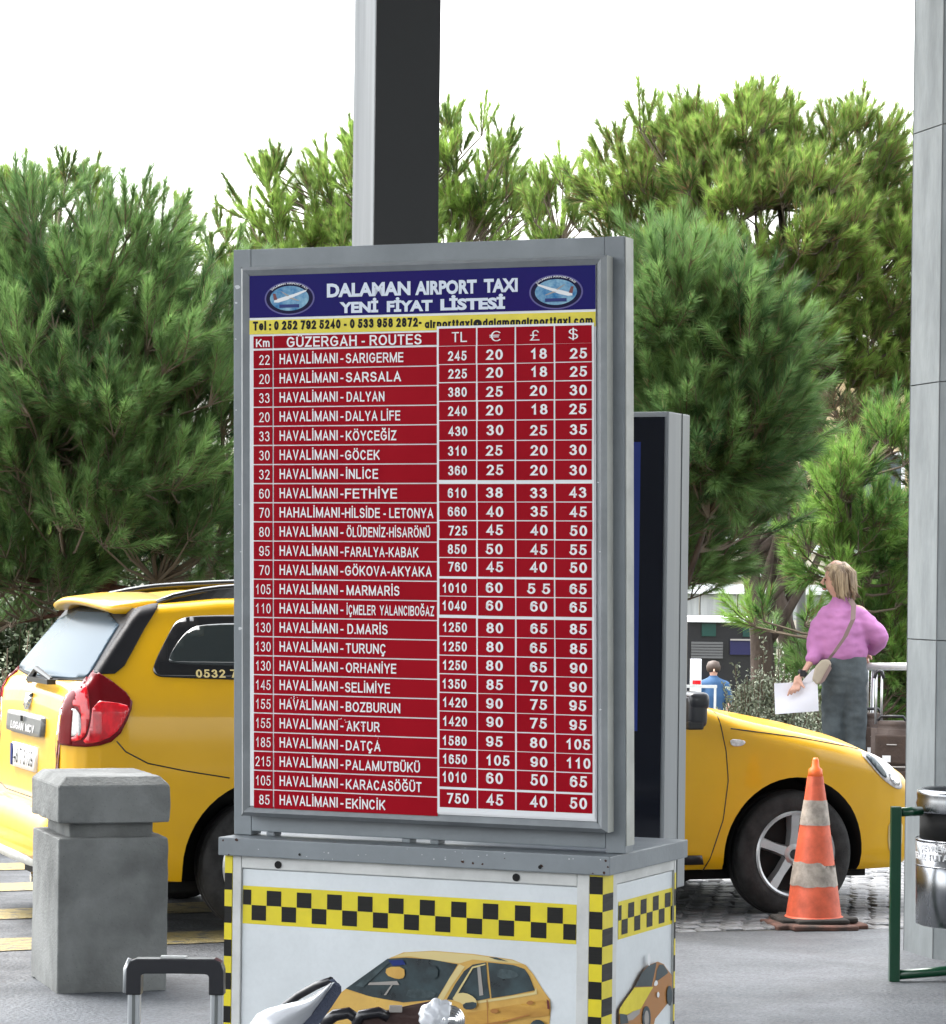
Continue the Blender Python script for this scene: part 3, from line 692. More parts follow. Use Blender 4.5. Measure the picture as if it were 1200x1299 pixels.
pine('dense bluish green pine leaning over the totem, right of the price board', (at(822, 700, 20).x, 20), [(0, 0, 0), (.05, .05, 1.6), (.05, 0, 3.1)], .10,
     [el(870, 420, 19.6, 70, 70), el(930, 480, 19.6, 65, 75), el(830, 460, 19.8, 70, 110), el(900, 565, 19.6, 95, 70), el(850, 630, 19.9, 85, 70), el(950, 560, 19.8, 45, 55), el(905, 670, 20.2, 45, 40), el(820, 720, 20.4, 80, 60)],
     330, .43, .135, 240, 1.0, GREEN_BLUE, seed=15, shell=.3, angle=.54, lim=10, width=.0044, spread=.9, needle_from=.2)
pine('young bright green pine with sparse shoots standing behind the woman in pink', (at(1075, 760, 22.5).x, 22.5), [(0, 0, 0), (.02, 0, 1.2), (.0, 0, 2.4)], .035,
     [el(1080, 660, 22.5, 45, 65), el(1060, 720, 22.5, 40, 50), el(1125, 620, 22.6, 35, 90), el(1110, 720, 22.7, 60, 70), el(1120, 830, 23, 55, 90), el(985, 790, 22.2, 38, 16)],
     115, .30, .12, 130, .9, GREEN_MID, seed=19, shell=.2, angle=.55, lim=6, width=.006)
pine('dark low pine filling the gap between the woman and the concrete column', (at(1150, 800, 24.5).x, 24.5), [(0, 0, 0), (0, 0, 1.0), (.1, 0, 2.2)], .05,
     [el(1140, 830, 24.5, 80, 110), el(1080, 900, 24.7, 70, 60), el(1180, 650, 24.5, 50, 90), el(1050, 850, 24.9, 30, 40)], 220, .28, .12, 120, .5, GREEN_BLUE, seed=21, shell=.1, width=.006)
pine('bare trunked pine with dark low twigs over the bush near the bonnet', (at(968, 760, 24).x, 24), [(0, 0, 0), (.0, 0, .6), (-.02, 0, 1.25), (-.1, 0, 1.8), (-.25, .1, 2.4), (-.2, .2, 3.2)], .125,
     [el(960, 610, 24, 50, 50), el(1030, 560, 24.3, 80, 45), el(1090, 560, 24.3, 60, 45)], 75, .22, .10, 60, .2, ((.03, .05, .02), (.09, .13, .04), (.12, .075, .045)), seed=23, dead=.75, lim=12, width=.006)

def shrub(label, base, rx, ry, rz, n_stem, leaf, seed, cols, tall=0, group=None):
    g = np.random.default_rng(seed); root = empty('shrub', (base[0], base[1], 0), 0, label, 'shrub', group)
    st = MB(); V = []; C = []
    c0, c1 = np.array(cols[0]), np.array(cols[1])
    for k in range(n_stem):
        a = g.random() * 6.28; r = math.sqrt(g.random())
        topz = rz * (1 - .45 * r * r) * g.uniform(.75, 1.05)
        if k < tall: topz *= g.uniform(1.1, 1.35)
        e = Vector((rx * r * math.cos(a), ry * r * math.sin(a), topz)); s = Vector((e.x * .35, e.y * .35, 0))
        m1 = s.lerp(e, .5) + Vector((e.x * .1, 0, -.05)) + Vector(g.normal(size=3) * .03)
        st.tube([s, m1, e], [.009, .006, .003], 4, caps=False)
        nlv = 110 if k >= tall else 46
        t = g.random(nlv) ** .6
        if k < tall: t = .5 + t * .5
        p = np.array(s)[None] * ((1 - t) ** 2)[:, None] + np.array(m1)[None] * (2 * t * (1 - t))[:, None] + np.array(e)[None] * (t * t)[:, None]
        off = g.normal(size=(nlv, 3)) * (.028 if k >= tall else .012); p = p + off
        dr = unit(g.normal(size=(nlv, 3)) + [0, 0, .8]); sd_ = unit(np.cross(dr, g.normal(size=(nlv, 3))))
        ll = leaf * g.uniform(.6, 1.2, nlv)[:, None]
        q0 = p; q1 = p + dr * ll * .5 + sd_ * ll * .3; q2 = p + dr * ll; q3 = p + dr * ll * .5 - sd_ * ll * .3
        V.append(np.stack([q0, q1, q2], 1)); V.append(np.stack([q0, q2, q3], 1))
        w = np.clip(g.normal(.5, .25, nlv) + .2 * (t - .5), 0, 1)[:, None]; c = c0 * (1 - w) + c1 * w; C += [c, c]
    st.build('stems', M['twig'], root); tri_mesh('foliage', np.concatenate(V), np.concatenate(C), M['leaf'], root)
    return root
GL = ((.09, .115, .07), (.36, .40, .29))
shrub('silvery grey leaved shrub behind the bonnet, left of the woman', (at(972, 850, 20.7).x, 20.7), .36, .4, 1.02, 320, .028, 31, GL, tall=16)
shrub('second silvery shrub standing a little lower behind the bonnet near the papers', (at(1030, 880, 21.3).x, 21.3), .5, .4, .90, 160, .026, 33, GL, tall=4)
shrub('silvery grey shrub with bare upright tips behind the rear of the taxi', (at(15, 850, 18.2).x, 18.2), .5, .45, 1.02, 260, .026, 35, GL, tall=16)
shrub('low silvery shrub at the left edge beside the number plate', (at(-45, 900, 17.6).x, 17.6), .42, .4, .95, 180, .026, 37, GL, tall=4)
shrub('tall dark hedge bush filling the gap below the big pine at the far left', (at(-20, 720, 25).x, 25), 1.5, .6, 1.75, 260, .07, 41, ((.02, .035, .015), (.07, .10, .04)), tall=0)
shrub('dark hedge bush behind the roof rails of the taxi', (at(235, 740, 26).x, 26), 1.5, .6, 1.95, 300, .07, 43, ((.02, .035, .015), (.07, .10, .04)), tall=0)
shrub('dark low shrub beneath the big pine at the left edge', (at(60, 820, 20.6).x, 20.6), .9, .4, .95, 110, .05, 39, ((.03, .05, .02), (.10, .14, .05)), tall=0)

# ---------------------------------------------------------------- taxi
yaw = R(20); hx_, hy_ = math.cos(yaw), math.sin(yaw)
r_ = ray(1015, 1086); fwx, fwy = r_[0] * 14.45, 14.45
TX = fwx - 2.634 * hx_ - .83 * hy_; TY = fwy - 2.634 * hy_ + .83 * hx_
taxi = empty('taxi', (TX, TY, 0), yaw, 'yellow estate taxi parked behind the price board, rear and front wheel showing', 'car')
def ip(x, xs, ys): return float(np.interp(x, xs, ys))
TB = ([.15, .3, .5, .7, .9, 1.0, 1.1, 1.2, 1.3, 1.4, 1.5, 1.6], [.80, .845, .862, .866, .860, .848, .822, .790, .752, .712, .668, .62])
PL = ([-1.01, -.985, -.95, -.93, -.92, -.90, -.87, -.83, -.77, -.65, -.4, 2.4, 2.7, 2.9, 3.05, 3.17, 3.26, 3.33, 3.385, 3.42], [.80, .86, .905, .915, .77, .86, .92, .96, .985, .997, 1, 1, .992, .972, .94, .895, .84, .76, .66, .55])
TT = ([-1.01, -1.0, -.975, -.94, -.928, -.924, -.919, -.911, -.896, -.86, -.82, -.70, -.60, -.57, -.50, -.2, .5, 1.0, 1.3, 1.5, 1.8, 2.02, 2.12, 2.3, 2.5, 2.8, 3.0, 3.15, 3.25, 3.33, 3.39, 3.42],
      [.42, .50, .55, .565, .60, .72, .88, 1.0, 1.065, 1.112, 1.14, 1.31, 1.445, 1.475, 1.495, 1.525, 1.545, 1.535, 1.505, 1.43, 1.25, 1.105, 1.04, 1.00, .965, .91, .862, .805, .745, .675, .59, .50])
BB = ([-1.01, -.93, -.7, -.4, 2.2, 2.9, 3.2, 3.42], [.34, .27, .24, .22, .22, .20, .20, .28])
def top_r(x): return ip(x, [-1.0, -.9, -.6, -.3, 1.4, 2.0, 2.3, 2.8, 3.2, 3.42], [.04, .05, .05, .06, .06, .05, .09, .10, .10, .08])
def crown(x): return ip(x, [-1.0, -.9, -.5, 1.4, 2.1, 2.4, 3.2, 3.42], [.012, .02, .035, .035, .03, .05, .07, .05])
def hwf(x, z): return ip(x, *PL) * ip(z, *TB)
def side_y(x, z):
    T = ip(x, *TT) - crown(x); r = top_r(x)
    if z <= T - r: return hwf(x, z)
    q = min(1, (z - (T - r)) / r); w0 = hwf(x, T - r)
    return w0 - r * 1.1 * (1 - math.sqrt(max(0, 1 - q * q)))
def top_z(x, y):
    c = crown(x); Tc = ip(x, *TT); r = top_r(x); w0 = hwf(x, Tc - c - r); a = abs(y); wi = w0 - 1.1 * r
    if a <= wi: return Tc - c * (a / wi) ** 2
    q = min(1, (a - wi) / (1.1 * r)); return Tc - c - r * (1 - math.sqrt(max(0, 1 - q * q)))
def rear_x(y, z):
    lo, hi = -1.009, -.3
    f = lambda x: top_z(x, y) >= z and side_y(x, min(z, ip(x, *TT) - crown(x) - .001)) >= abs(y)
    for _ in range(24):
        m_ = (lo + hi) / 2
        if f(m_): hi = m_
        else: lo = m_
    return hi
xs = sorted(set([round(v, 4) for v in TT[0] + PL[0]] + [round(v, 4) for v in np.arange(-1.0, 3.4, .06)] + [round(v, 4) for v in np.arange(-.93, -.45, .01)]))
NB, NS, NC, NT = 5, 22, 6, 9
secs = []
for x in xs:
    B0 = ip(x, *BB); T = ip(x, *TT) - crown(x); r = top_r(x); pts = []
    r = min(r, (T - B0) * .4)
    w0 = hwf(x, B0 + .03)
    for k in range(NB): pts.append((w0 * .96 * k / NB, B0))
    for k in range(NS):
        z = B0 + .02 + (T - r - B0 - .02) * k / (NS - 1); pts.append((hwf(x, z) * (.985 if k == 0 else 1), z))
    w1 = hwf(x, T - r)
    for k in range(1, NC + 1):
        a = math.pi / 2 * k / NC; pts.append((w1 - 1.1 * r * (1 - math.cos(a)), T - r + r * math.sin(a)))
    wi = w1 - 1.1 * r; c = crown(x)
    for k in range(1, NT + 1):
        u = wi * (1 - k / NT); pts.append((u, T + c - c * (u / wi) ** 2))
    secs.append(pts)
n1 = len(secs[0]); b = MB(); vs = []
for x, pts in zip(xs, secs):
    ring = [(x, -p[0], p[1]) for p in pts] + [(x, p[0], p[1]) for p in reversed(pts[1:-1])]
    vs += ring
NR = 2 * n1 - 2; fs = []
for i in range(len(xs) - 1):
    for k in range(NR):
        a, c = i * NR + k, i * NR + (k + 1) % NR
        fs.append((a, c, c + NR, a + NR))
fs.append(tuple(range(NR))); fs.append(tuple((len(xs) - 1) * NR + k for k in range(NR - 1, -1, -1)))
b.add(vs, fs); body_me = b.mesh('body'); body_me.materials.append(M['yellow']); body_me.materials.append(M['arch'])
body = link('body', body_me, None, taxi)
cut = MB()
for cxw, rw_ in ((0.0, .395), (2.60, .372)):
    for sg in (-1, 1):
        cut.lathe([(rw_ * .97, sg * .56), (rw_, sg * .80), (rw_, sg * 1.0)], 48, 'Y', (cxw, 0, .30))
cme = cut.mesh('cut'); cme.materials.append(M['yellow']); cme.materials.append(M['arch'])
cme.polygons.foreach_set('material_index', [1] * len(cme.polygons))
co = link('cut', cme)
co.matrix_world = Matrix.Identity(4)
tmp = bpy.data.objects.new('tmp', body_me); COL.objects.link(tmp)
md = tmp.modifiers.new('b', 'BOOLEAN'); md.operation = 'DIFFERENCE'; md.object = co; md.solver = 'EXACT'
dg = bpy.context.evaluated_depsgraph_get(); dg.update()
nm = bpy.data.meshes.new_from_object(tmp.evaluated_get(dg)); bpy.data.objects.remove(tmp); bpy.data.objects.remove(co)
mi_ = [p.material_index for p in nm.polygons]
nm.materials.clear(); nm.materials.append(M['yellow']); nm.materials.append(M['arch'])
nm.polygons.foreach_set('material_index', mi_)
body.data = nm
bm = bmesh.new(); bm.from_mesh(nm)
for f in bm.faces: f.smooth = True
for e in bm.edges:
    if len(e.link_faces) == 2 and (e.calc_face_angle(0) > .6 or e.link_faces[0].material_index != e.link_faces[1].material_index): e.smooth = False
bm.to_mesh(nm); bm.free()

def patch(name, poly, mapf, m, parent=taxi, eps=.004, step=.04, rim=.008, nrm=None, smooth=True):
    """conform a 2D outline to the body; mapf(u, v, off) -> 3D"""
    P = []
    for i, p in enumerate(poly):
        q = poly[(i + 1) % len(poly)]; n_ = max(1, int(math.dist(p, q) / step))
        for k in range(n_): P.append((p[0] + (q[0] - p[0]) * k / n_, p[1] + (q[1] - p[1]) * k / n_))
    nb = len(P); us = [p[0] for p in P]; vs_ = [p[1] for p in P]
    g = [(u + .003, v + .002) for u in np.arange(min(us) + step / 2, max(us), step) for v in np.arange(min(vs_) + step / 2, max(vs_), step)]
    r = delaunay_2d_cdt([Vector(p) for p in P + g], [], [list(range(nb))], 1, 1e-6)
    co_ = r[0]; faces = [tuple(f) for f in r[2]]
    top = [mapf(c[0], c[1], eps) for c in co_]; bot = [mapf(c[0], c[1], eps - rim) for c in co_]
    n_ = len(co_); cnt = {}
    for f in faces:
        for k in range(len(f)):
            e = (f[k], f[(k + 1) % len(f)]); cnt[e] = 1
    rimf = [(a, c, c + n_, a + n_) for (a, c) in cnt if (c, a) not in cnt]
    b = MB(); b.add(top + bot, faces + rimf)
    return b.build(name, m, parent, smooth=smooth)
def sm(sg):   # side mapping, sg=-1 right side (towards the camera)
    def f_(x, z, o):
        zt_ = ip(x, *TT) - crown(x); q = max(0, min(1, (z - (zt_ - top_r(x))) / top_r(x)))
        return (x, sg * (side_y(x, min(z, zt_)) + o * (1 - .5 * q * q)), min(z, zt_) + o * q)
    return f_
def rm(y, z, o): return (rear_x(y, z) - o, y, z + (o * .7 if z > 1.1 else 0))
def tm(x, y, o): return (x, y, top_z(x, y) + o)
def smooth_poly(pts, it=2, hard=()):
    for _ in range(it):
        out = []
        for i, p in enumerate(pts):
            q = pts[(i + 1) % len(pts)]
            out += [(p[0] * .75 + q[0] * .25, p[1] * .75 + q[1] * .25), (p[0] * .25 + q[0] * .75, p[1] * .25 + q[1] * .75)]
        pts = out
    return pts
def seam(name, pts, mapf, parent=taxi, r=.0032, m='black_plastic'):
    P = []
    for a, c in zip(pts[:-1], pts[1:]):
        n_ = max(1, int(math.dist(a, c) / .03))
        for k in range(n_): P.append(mapf(a[0] + (c[0] - a[0]) * k / n_, a[1] + (c[1] - a[1]) * k / n_, -.0005))
    P.append(mapf(pts[-1][0], pts[-1][1], -.0005)); b = MB(); b.tube(P, r, 5); return b.build(name, M[m], parent)
for sg in (-1, 1):
    f = sm(sg)
    patch('pillar_trim', [(-.47, 1.468), (-.55, 1.36), (-.655, 1.195), (-.70, 1.160), (-.89, 1.155), (-.89, 1.17), (-.78, 1.26), (-.68, 1.42), (-.60, 1.485), (-.51, 1.485)], f, M['pillar'], step=.01, eps=.008, rim=.02)
    ql = patch('quarter_window', smooth_poly([(.30, 1.425), (-.30, 1.42), (-.40, 1.40), (-.44, 1.34), (-.53, 1.19), (-.52, 1.150), (-.46, 1.143), (.30, 1.12)], 2), f, M['trim_black'], step=.05)
    patch('pane', smooth_poly([(.27, 1.385), (-.28, 1.385), (-.37, 1.345), (-.46, 1.225), (-.44, 1.20), (.27, 1.185)], 2), f, M['glass_dark'], parent=ql, eps=.007, step=.05)
    for nm_, x0, x1, xt0, xt1 in (('rear_window', .36, 1.18, .36, 1.14), ('front_window', 1.24, 2.06, 1.22, 1.56)):
        wq = patch(nm_, smooth_poly([(x0, 1.13), (x1, 1.08), (xt1, 1.415), (xt0, 1.425)], 1), f, M['trim_black'], step=.06)
        patch('pane', smooth_poly([(x0 + .03, 1.16), (x1 - .05, 1.11), (xt1 - .03, 1.385), (xt0 + .03, 1.395)], 1), f, M['glass_dark'], parent=wq, eps=.007, step=.06)
    tl = patch('taillight', smooth_poly([(-.925, 1.06), (-.90, 1.12), (-.86, 1.172), (-.80, 1.172), (-.74, 1.150), (-.625, 1.055), (-.64, .985), (-.70, .872), (-.80, .840), (-.925, .842)], 1), f, M['lens_dark'], step=.015, eps=.010, rim=.03)
    patch('lens', smooth_poly([(-.80, 1.045), (-.70, 1.035), (-.64, 1.02), (-.665, .96), (-.71, .895), (-.79, .858), (-.85, .856), (-.82, .90)], 1), f, M['lens_red'], parent=tl, step=.015, eps=.014)
    patch('lens', smooth_poly([(-.915, 1.02), (-.905, 1.09), (-.88, 1.14), (-.85, 1.155), (-.82, 1.10), (-.815, .98), (-.83, .90), (-.86, .862), (-.92, .865), (-.92, .875), (-.86, .885), (-.845, 1.015)], 1), f, M['lens_red'], parent=tl, step=.015, eps=.0145)
    patch('reversing_lens', smooth_poly([(-.918, 1.005), (-.855, 1.005), (-.85, .90), (-.865, .885), (-.918, .885)], 1), f, M['lens_clear'], parent=tl, step=.015, eps=.0155)
    k_ = sg
    t2 = patch('taillight_rear', [(k_ * y, z) for y, z in ((.78, 1.10), (.745, 1.14), (.725, 1.10), (.705, .99), (.69, .845), (.78, .842))], rm, M['lens_dark'], step=.02, eps=.010, rim=.03)
    seam('seam', [(-.70, .866), (-.66, .82), (-.56, .768), (-.40, .735), (-.19, .70)], f)
    seam('seam', [(2.12, 1.055), (2.185, .98), (2.225, .80), (2.237, .66), (2.215, .474), (2.157, .29), (2.13, .235)], f)
    seam('seam', [(1.20, 1.41), (1.21, 1.1), (1.20, .6), (1.19, .25)], f)
    seam('seam', [(.34, 1.42), (.32, 1.1), (.42, .75), (.44, .3)], f)
    seam('seam', [(2.25, .905), (2.6, .862), (2.9, .812), (2.97, .797)], f)
    patch('side_moulding', [(.5, .33), (2.11, .31), (2.125, .265), (.5, .275)], f, M['black_plastic'], step=.06, eps=.012)
    idc = patch('side_indicator', smooth_poly([(2.243, .857), (2.31, .852), (2.325, .838), (2.30, .822), (2.25, .822)], 1), f, M['lens_clear'], step=.01, eps=.010)
    hl = patch('headlight', smooth_poly([(2.955, .785), (3.05, .770), (3.13, .735), (3.21, .655), (3.22, .60), (3.165, .605), (3.08, .655), (3.02, .71)], 1), f, M['lens_clear'], step=.02, eps=.006, rim=.02)
    patch('housing', smooth_poly([(2.98, .770), (3.03, .765), (3.09, .70), (3.11, .655), (3.07, .672), (3.02, .72)], 1), f, M['print_dark'], parent=hl, step=.02, eps=.010)
    patch('housing', smooth_poly([(3.12, .69), (3.19, .65), (3.20, .615), (3.14, .63)], 1), f, M['chrome'], parent=hl, step=.02, eps=.010)
    patch('fog_recess', smooth_poly([(3.13, .46), (3.23, .46), (3.23, .30), (3.17, .28), (3.13, .32)], 1), f, M['print_pale'], step=.02, eps=.004)
    for xd in (.5, 1.3):
        hd = MB(); hd.tube([(xd, sg * .868, .93), (xd + .03, sg * .90, .935), (xd + .15, sg * .90, .935), (xd + .18, sg * .868, .93)], .013, 6); hd.build('door_handle', M['yellow'], taxi, smooth=True)
    # mirror
    mr = MB(); mr.box(-.05, .055, -.10, .10, -.082, .075)
    mo = mr.build('door_mirror', M['handle_black'], taxi, smooth=True, bevel=.038, seg=4); mo.scale = (1, 1, 1); mo.location = (1.99, sg * .965, 1.0)
    mr = MB(); mr.box(-.05, .03, -.10, .05, -.09, -.05); q = mr.build('mirror_arm', M['black_plastic'], mo, bevel=.01)
    mr = MB(); mr.box(-.045, .062, -.105, .105, .0, .084); q = mr.build('mirror_shell', M['handle_black'], mo, smooth=True, bevel=.036, seg=4)
    # roof rail
    rl = MB(); pts = []; rad = []
    for k in range(25):
        t = k / 24; x = -.46 + 1.72 * t; lift = .055 * min(1, math.sin(math.pi * t) ** .45 * 1.02)
        pts.append((x, sg * (.60 - .02 * math.sin(math.pi * t)), top_z(x, .6) + lift)); rad.append(.017)
    rl.tube(pts, rad, 8); rr_ = rl.build('roof_rail', M['trim_black'], taxi, smooth=True)
    rl = MB(); vs = []
    for k in range(31):
        t = k / 30; x = -.46 + 1.70 * t; zt_ = top_z(x, .6)
        vs += [(x, sg * .612, zt_ - .006), (x, sg * .606, zt_ + .055 * min(1, max(0, math.sin(math.pi * (x + .46) / 1.72)) ** .45))]
    rl.add(vs, [(2 * k, 2 * k + 2, 2 * k + 3, 2 * k + 1) for k in range(30)]); rl.build('rail_fairing', M['trim_black'], rr_)
patch('tailgate_trim', [(-.68, 1.445), (.68, 1.445), (.76, 1.17), (.77, 1.14), (.70, 1.125), (0, 1.105), (-.70, 1.125), (-.77, 1.14), (-.76, 1.17)], rm, M['pillar'], step=.015, eps=.003)
patch('rear_screen', smooth_poly([(-.60, 1.425), (.60, 1.425), (.72, 1.20), (.745, 1.155), (.70, 1.13), (0, 1.115), (-.70, 1.13), (-.745, 1.155), (-.72, 1.20)], 1), rm, M['rear_glass'], step=.02, eps=.009)
patch('windscreen', smooth_poly([(1.36, -.60), (2.06, -.70), (2.10, -.5), (2.12, 0), (2.10, .5), (2.06, .70), (1.36, .60), (1.33, 0)], 1), tm, M['glass_dark'], step=.06)
# spoiler
b = MB(); vs = []
sy = np.linspace(-.60, .60, 17)
for y in sy:
    e = (abs(y) / .60) ** 3 * .05
    for (x, z) in ((-.40, 1.515), (-.55, 1.512), (-.70, 1.492), (-.725, 1.475), (-.71, 1.455), (-.58, 1.455), (-.42, 1.47)):
        vs.append((x + e * (x < -.45), y, z - .03 * (y / .6) ** 2 - e * .1))
fs = []
for i in range(16):
    for k in range(7): fs.append((i * 7 + k, i * 7 + (k + 1) % 7, (i + 1) * 7 + (k + 1) % 7, (i + 1) * 7 + k))
fs += [tuple(range(7)), tuple(16 * 7 + k for k in range(6, -1, -1))]
b.add(vs, fs); sp = b.build('spoiler', M['yellow'], taxi, smooth=True)
# wiper
b = MB(); b.tube([(-.90, .05, 1.105), (-.905, -.12, 1.16), (-.90, -.42, 1.12)], [.02, .014, .01], 6); b.box(-.93, -.89, -.47, -.02, 1.10, 1.122)
b.build('rear_wiper', M['black_plastic'], taxi)
gn = patch('tailgate_garnish', smooth_poly([(-.36, .955), (.36, .955), (.39, .94), (.39, .87), (.37, .855), (-.37, .855), (-.39, .87), (-.39, .94)], 1), rm, M['grey_garnish'], step=.05, eps=.022, rim=.03)
def rtext(name, s, cy_, z, cap, width, m, parent, eps, bold=.02):
    b = MB(); put_str(b, s, lambda a, zz, l: rm(-a, zz, eps + l * 3), -cy_, z, cap, width, 'C', .125); return b.build(name, m, parent)
rtext('model_lettering', 'LOGAN  MCV', 0, .872, .034, .52, M['letter_white'], gn, .026)
b = MB(); b.box(-.951, -.943, -.012, .012, .915, .94); b.build('lock', M['arch'], gn)
pt = patch('number_plate', [(-.26, .805), (.26, .805), (.26, .695), (-.26, .695)], rm, M['plate'], step=.08, eps=.016, rim=.02)
rtext('plate_lettering', '48 T 3109', -.015, .715, .072, .43, M['ink'], pt, .019, .03)
b = MB(); b.box(-.9465, -.940, .225, .256, .70, .80); b.build('plate_band', M['blue_print'], pt)
# badge: shield of bright metal
patch('badge', [(-.045, 1.045), (.045, 1.045), (.04, .99), (0, .968), (-.04, .99)], rm, M['chrome'], step=.02, eps=.02, rim=.02)
seam('seam', [(-.63, .60), (-.66, .84), (-.655, .86)], rm); seam('seam', [(.63, .60), (.66, .84), (.655, .86)], rm)
seam('seam', [(-.63, .60), (-.4, .577), (.4, .577), (.63, .60)], rm)
patch('bumper_lip', [(-.80, .345), (.80, .345), (.78, .29), (-.78, .29)], lambda y, z, o: (-1.004 - o + .12 * (abs(y) / .8) ** 4, y, z), M['alu_white'], step=.08, eps=.002)
# wheels
def wheel(x, sg):
    w = empty('wheel', (x, sg * .745, .302)); w.parent = taxi
    s = sg
    b = MB(); b.lathe([(.205, s * .085), (.235, s * .094), (.268, s * .092), (.292, s * .082), (.302, s * .062), (.298, s * .050), (.304, s * .046), (.305, s * .012), (.298, s * .008), (.298, -s * .006), (.305, -s * .01), (.303, -s * .05), (.29, -s * .085), (.2, -s * .085)], 56, 'Y', closed=True)
    b.build('tyre', M['tyre'], w, smooth=True)
    b = MB(); b.lathe([(.208, s * .086), (.200, s * .092), (.190, s * .088), (.183, s * .05), (.180, s * .02), (.178, -s * .08), (.205, -s * .083)], 48, 'Y', closed=True)
    # spokes
    for k in range(5):
        a = 2 * math.pi * k / 5 + .3
        ca, sa = math.cos(a), math.sin(a)
        vs = []
        for rr2, wd, h0, h1 in ((.03, .030, .03, .062), (.11, .024, .03, .070), (.192, .030, .03, .080)):
            for dw, hh in ((-wd, h0), (-wd * .75, h1), (wd * .75, h1), (wd, h0)):
                vs.append((rr2 * ca - dw * sa, s * hh, rr2 * sa + dw * ca))
        fs = []
        for i in range(2):
            for q in range(4): fs.append((i * 4 + q, i * 4 + (q + 1) % 4, (i + 1) * 4 + (q + 1) % 4, (i + 1) * 4 + q))
        fs += [(0, 1, 2, 3), (8, 9, 10, 11)]
        b.add(vs, fs)
    b.lathe([(.048, s * .03), (.048, s * .066), (.034, s * .072)], 24, 'Y')
    b.build('rim', M['alloy'], w)
    b = MB(); b.lathe([(.178, s * .0), (.178, s * .012)], 32, 'Y'); b.build('brake_disc', M['arch'], w)
    b = MB(); b.lathe([(.024, s * .072), (.020, s * .078)], 16, 'Y'); b.build('hub_cap', M['black_plastic'], w)
for x in (0, 2.61):
    for sg in (-1, 1): wheel(x, sg)
b = MB(); b.tube([(-.75, -.45, .25), (-.99, -.45, .24)], .022, 10); b.build('exhaust_pipe', M['chrome'], taxi)
b = MB(); b.box(-.8, 3.1, -.60, .60, .17, .22); b.build('underbody', M['arch'], taxi)
# telephone number on the quarter window
b = MB(); put_str(b, '0532 766 38 00', lambda a, z, l: sm(-1)(a, z, .009 + l * 3), -.335, 1.143, .036, .43, 'L', .17)
b.build('phone_lettering', M['print_pale'], taxi)

# ---------------------------------------------------------------- concrete bollard
bl = empty('concrete_bollard', gr(72, 1262), R(18.5), 'weathered square concrete bollard with a capped top beside the taxi', 'bollard')
def rough_box(name, x0, x1, y0, y1, z0, z1, ch=.0, m='concrete_dark', amp=.004, n=26, seed=0):
    bm = bmesh.new(); bmesh.ops.create_cube(bm, size=1)
    for v in bm.verts: v.co = Vector(((x0 + x1) / 2 + v.co.x * (x1 - x0), (y0 + y1) / 2 + v.co.y * (y1 - y0), (z0 + z1) / 2 + v.co.z * (z1 - z0)))
    if ch:
        es = [e for e in bm.edges if all(abs(v.co.z - z1) < 1e-5 for v in e.verts)]
        bmesh.ops.bevel(bm, geom=es, offset=ch, segments=1, affect='EDGES')
    bmesh.ops.bevel(bm, geom=[e for e in bm.edges], offset=.004, segments=1, affect='EDGES')
    bmesh.ops.subdivide_edges(bm, edges=bm.edges[:], cuts=n, use_grid_fill=True)
    me = bpy.data.meshes.new(name); bm.to_mesh(me); bm.free()
    rough_up(me, amp, 14, seed=seed); rough_up(me, amp * .5, 45, seed=seed + 3)
    for v in me.vertices:          # chipped, ragged lower arris and worn corners
        e = math.exp(-((v.co.z - z0) / .012) ** 2) + .5 * math.exp(-((v.co.z - z1 + ch) / .010) ** 2)
        c_ = math.exp(-(min(abs(v.co.x - x0), abs(v.co.x - x1)) / .012) ** 2) * math.exp(-(min(abs(v.co.y - y0), abs(v.co.y - y1)) / .012) ** 2)
        q = max(0, noise.noise(v.co * 16 + Vector((seed, 0, 0))) + .1)
        cen = Vector(((x0 + x1) / 2, (y0 + y1) / 2, (z0 + z1) / 2))
        v.co += (cen - v.co).normalized() * q * (.007 * e + .004 * c_)
    return link(name, me, M[m], bl, smooth=False)
rough_box('base', 0, .425, 0, .545, 0, .592, seed=1, amp=.0014)
rough_box('neck', .05, .375, .05, .49, .585, .655, amp=.002, n=7, seed=2)
rough_box('cap', -.005, .43, -.005, .55, .648, .825, ch=.035, seed=3, amp=.0014)

# ---------------------------------------------------------------- right hand concrete column
cc = (1.892 + .6, 13.2)
colm = empty('concrete_column', (cc[0], cc[1], 0), 0, 'tall pale concrete column with board seams at the right edge', 'column')
HC = 7.3
b = MB(); n12 = 12
heights = [0, .06, 1.42, 2.48, 3.55, HC]
rp = []
for k in range(n12):
    a = math.pi + k * 2 * math.pi / n12; rp.append((.6 * math.cos(a), .6 * math.sin(a)))
for z0, z1 in ((.0, 1.355), (1.36, 2.455), (2.46, 3.55), (3.555, 4.65), (4.655, 5.75), (5.755, HC)):
    b.add([(x, y, z) for z in (z0, z1) for x, y in rp], [(k, (k + 1) % n12, n12 + (k + 1) % n12, n12 + k) for k in range(n12)])
    b.add([(x, y, z) for z in (z0, z1) for x, y in rp], [tuple(range(n12))[::-1], tuple(range(n12, 2 * n12))])
b.build('shaft', M['concrete_pale'], colm)
b = MB()
for k in range(n12):
    b.box(-.0025, .0025, -.0012, .0018, 0, HC, Matrix.Translation((rp[k][0] * 1.0, rp[k][1] * 1.0, 0)) @ Matrix.Rotation(math.atan2(rp[k][1], rp[k][0]) + math.pi / 2, 4, 'Z'))
b.build('board_joint', M['column_joint'], colm)
b = MB()
b.lathe([(.585, 0), (.585, HC)], 12, 'Z')
b.build('core', M['column_joint'], colm)

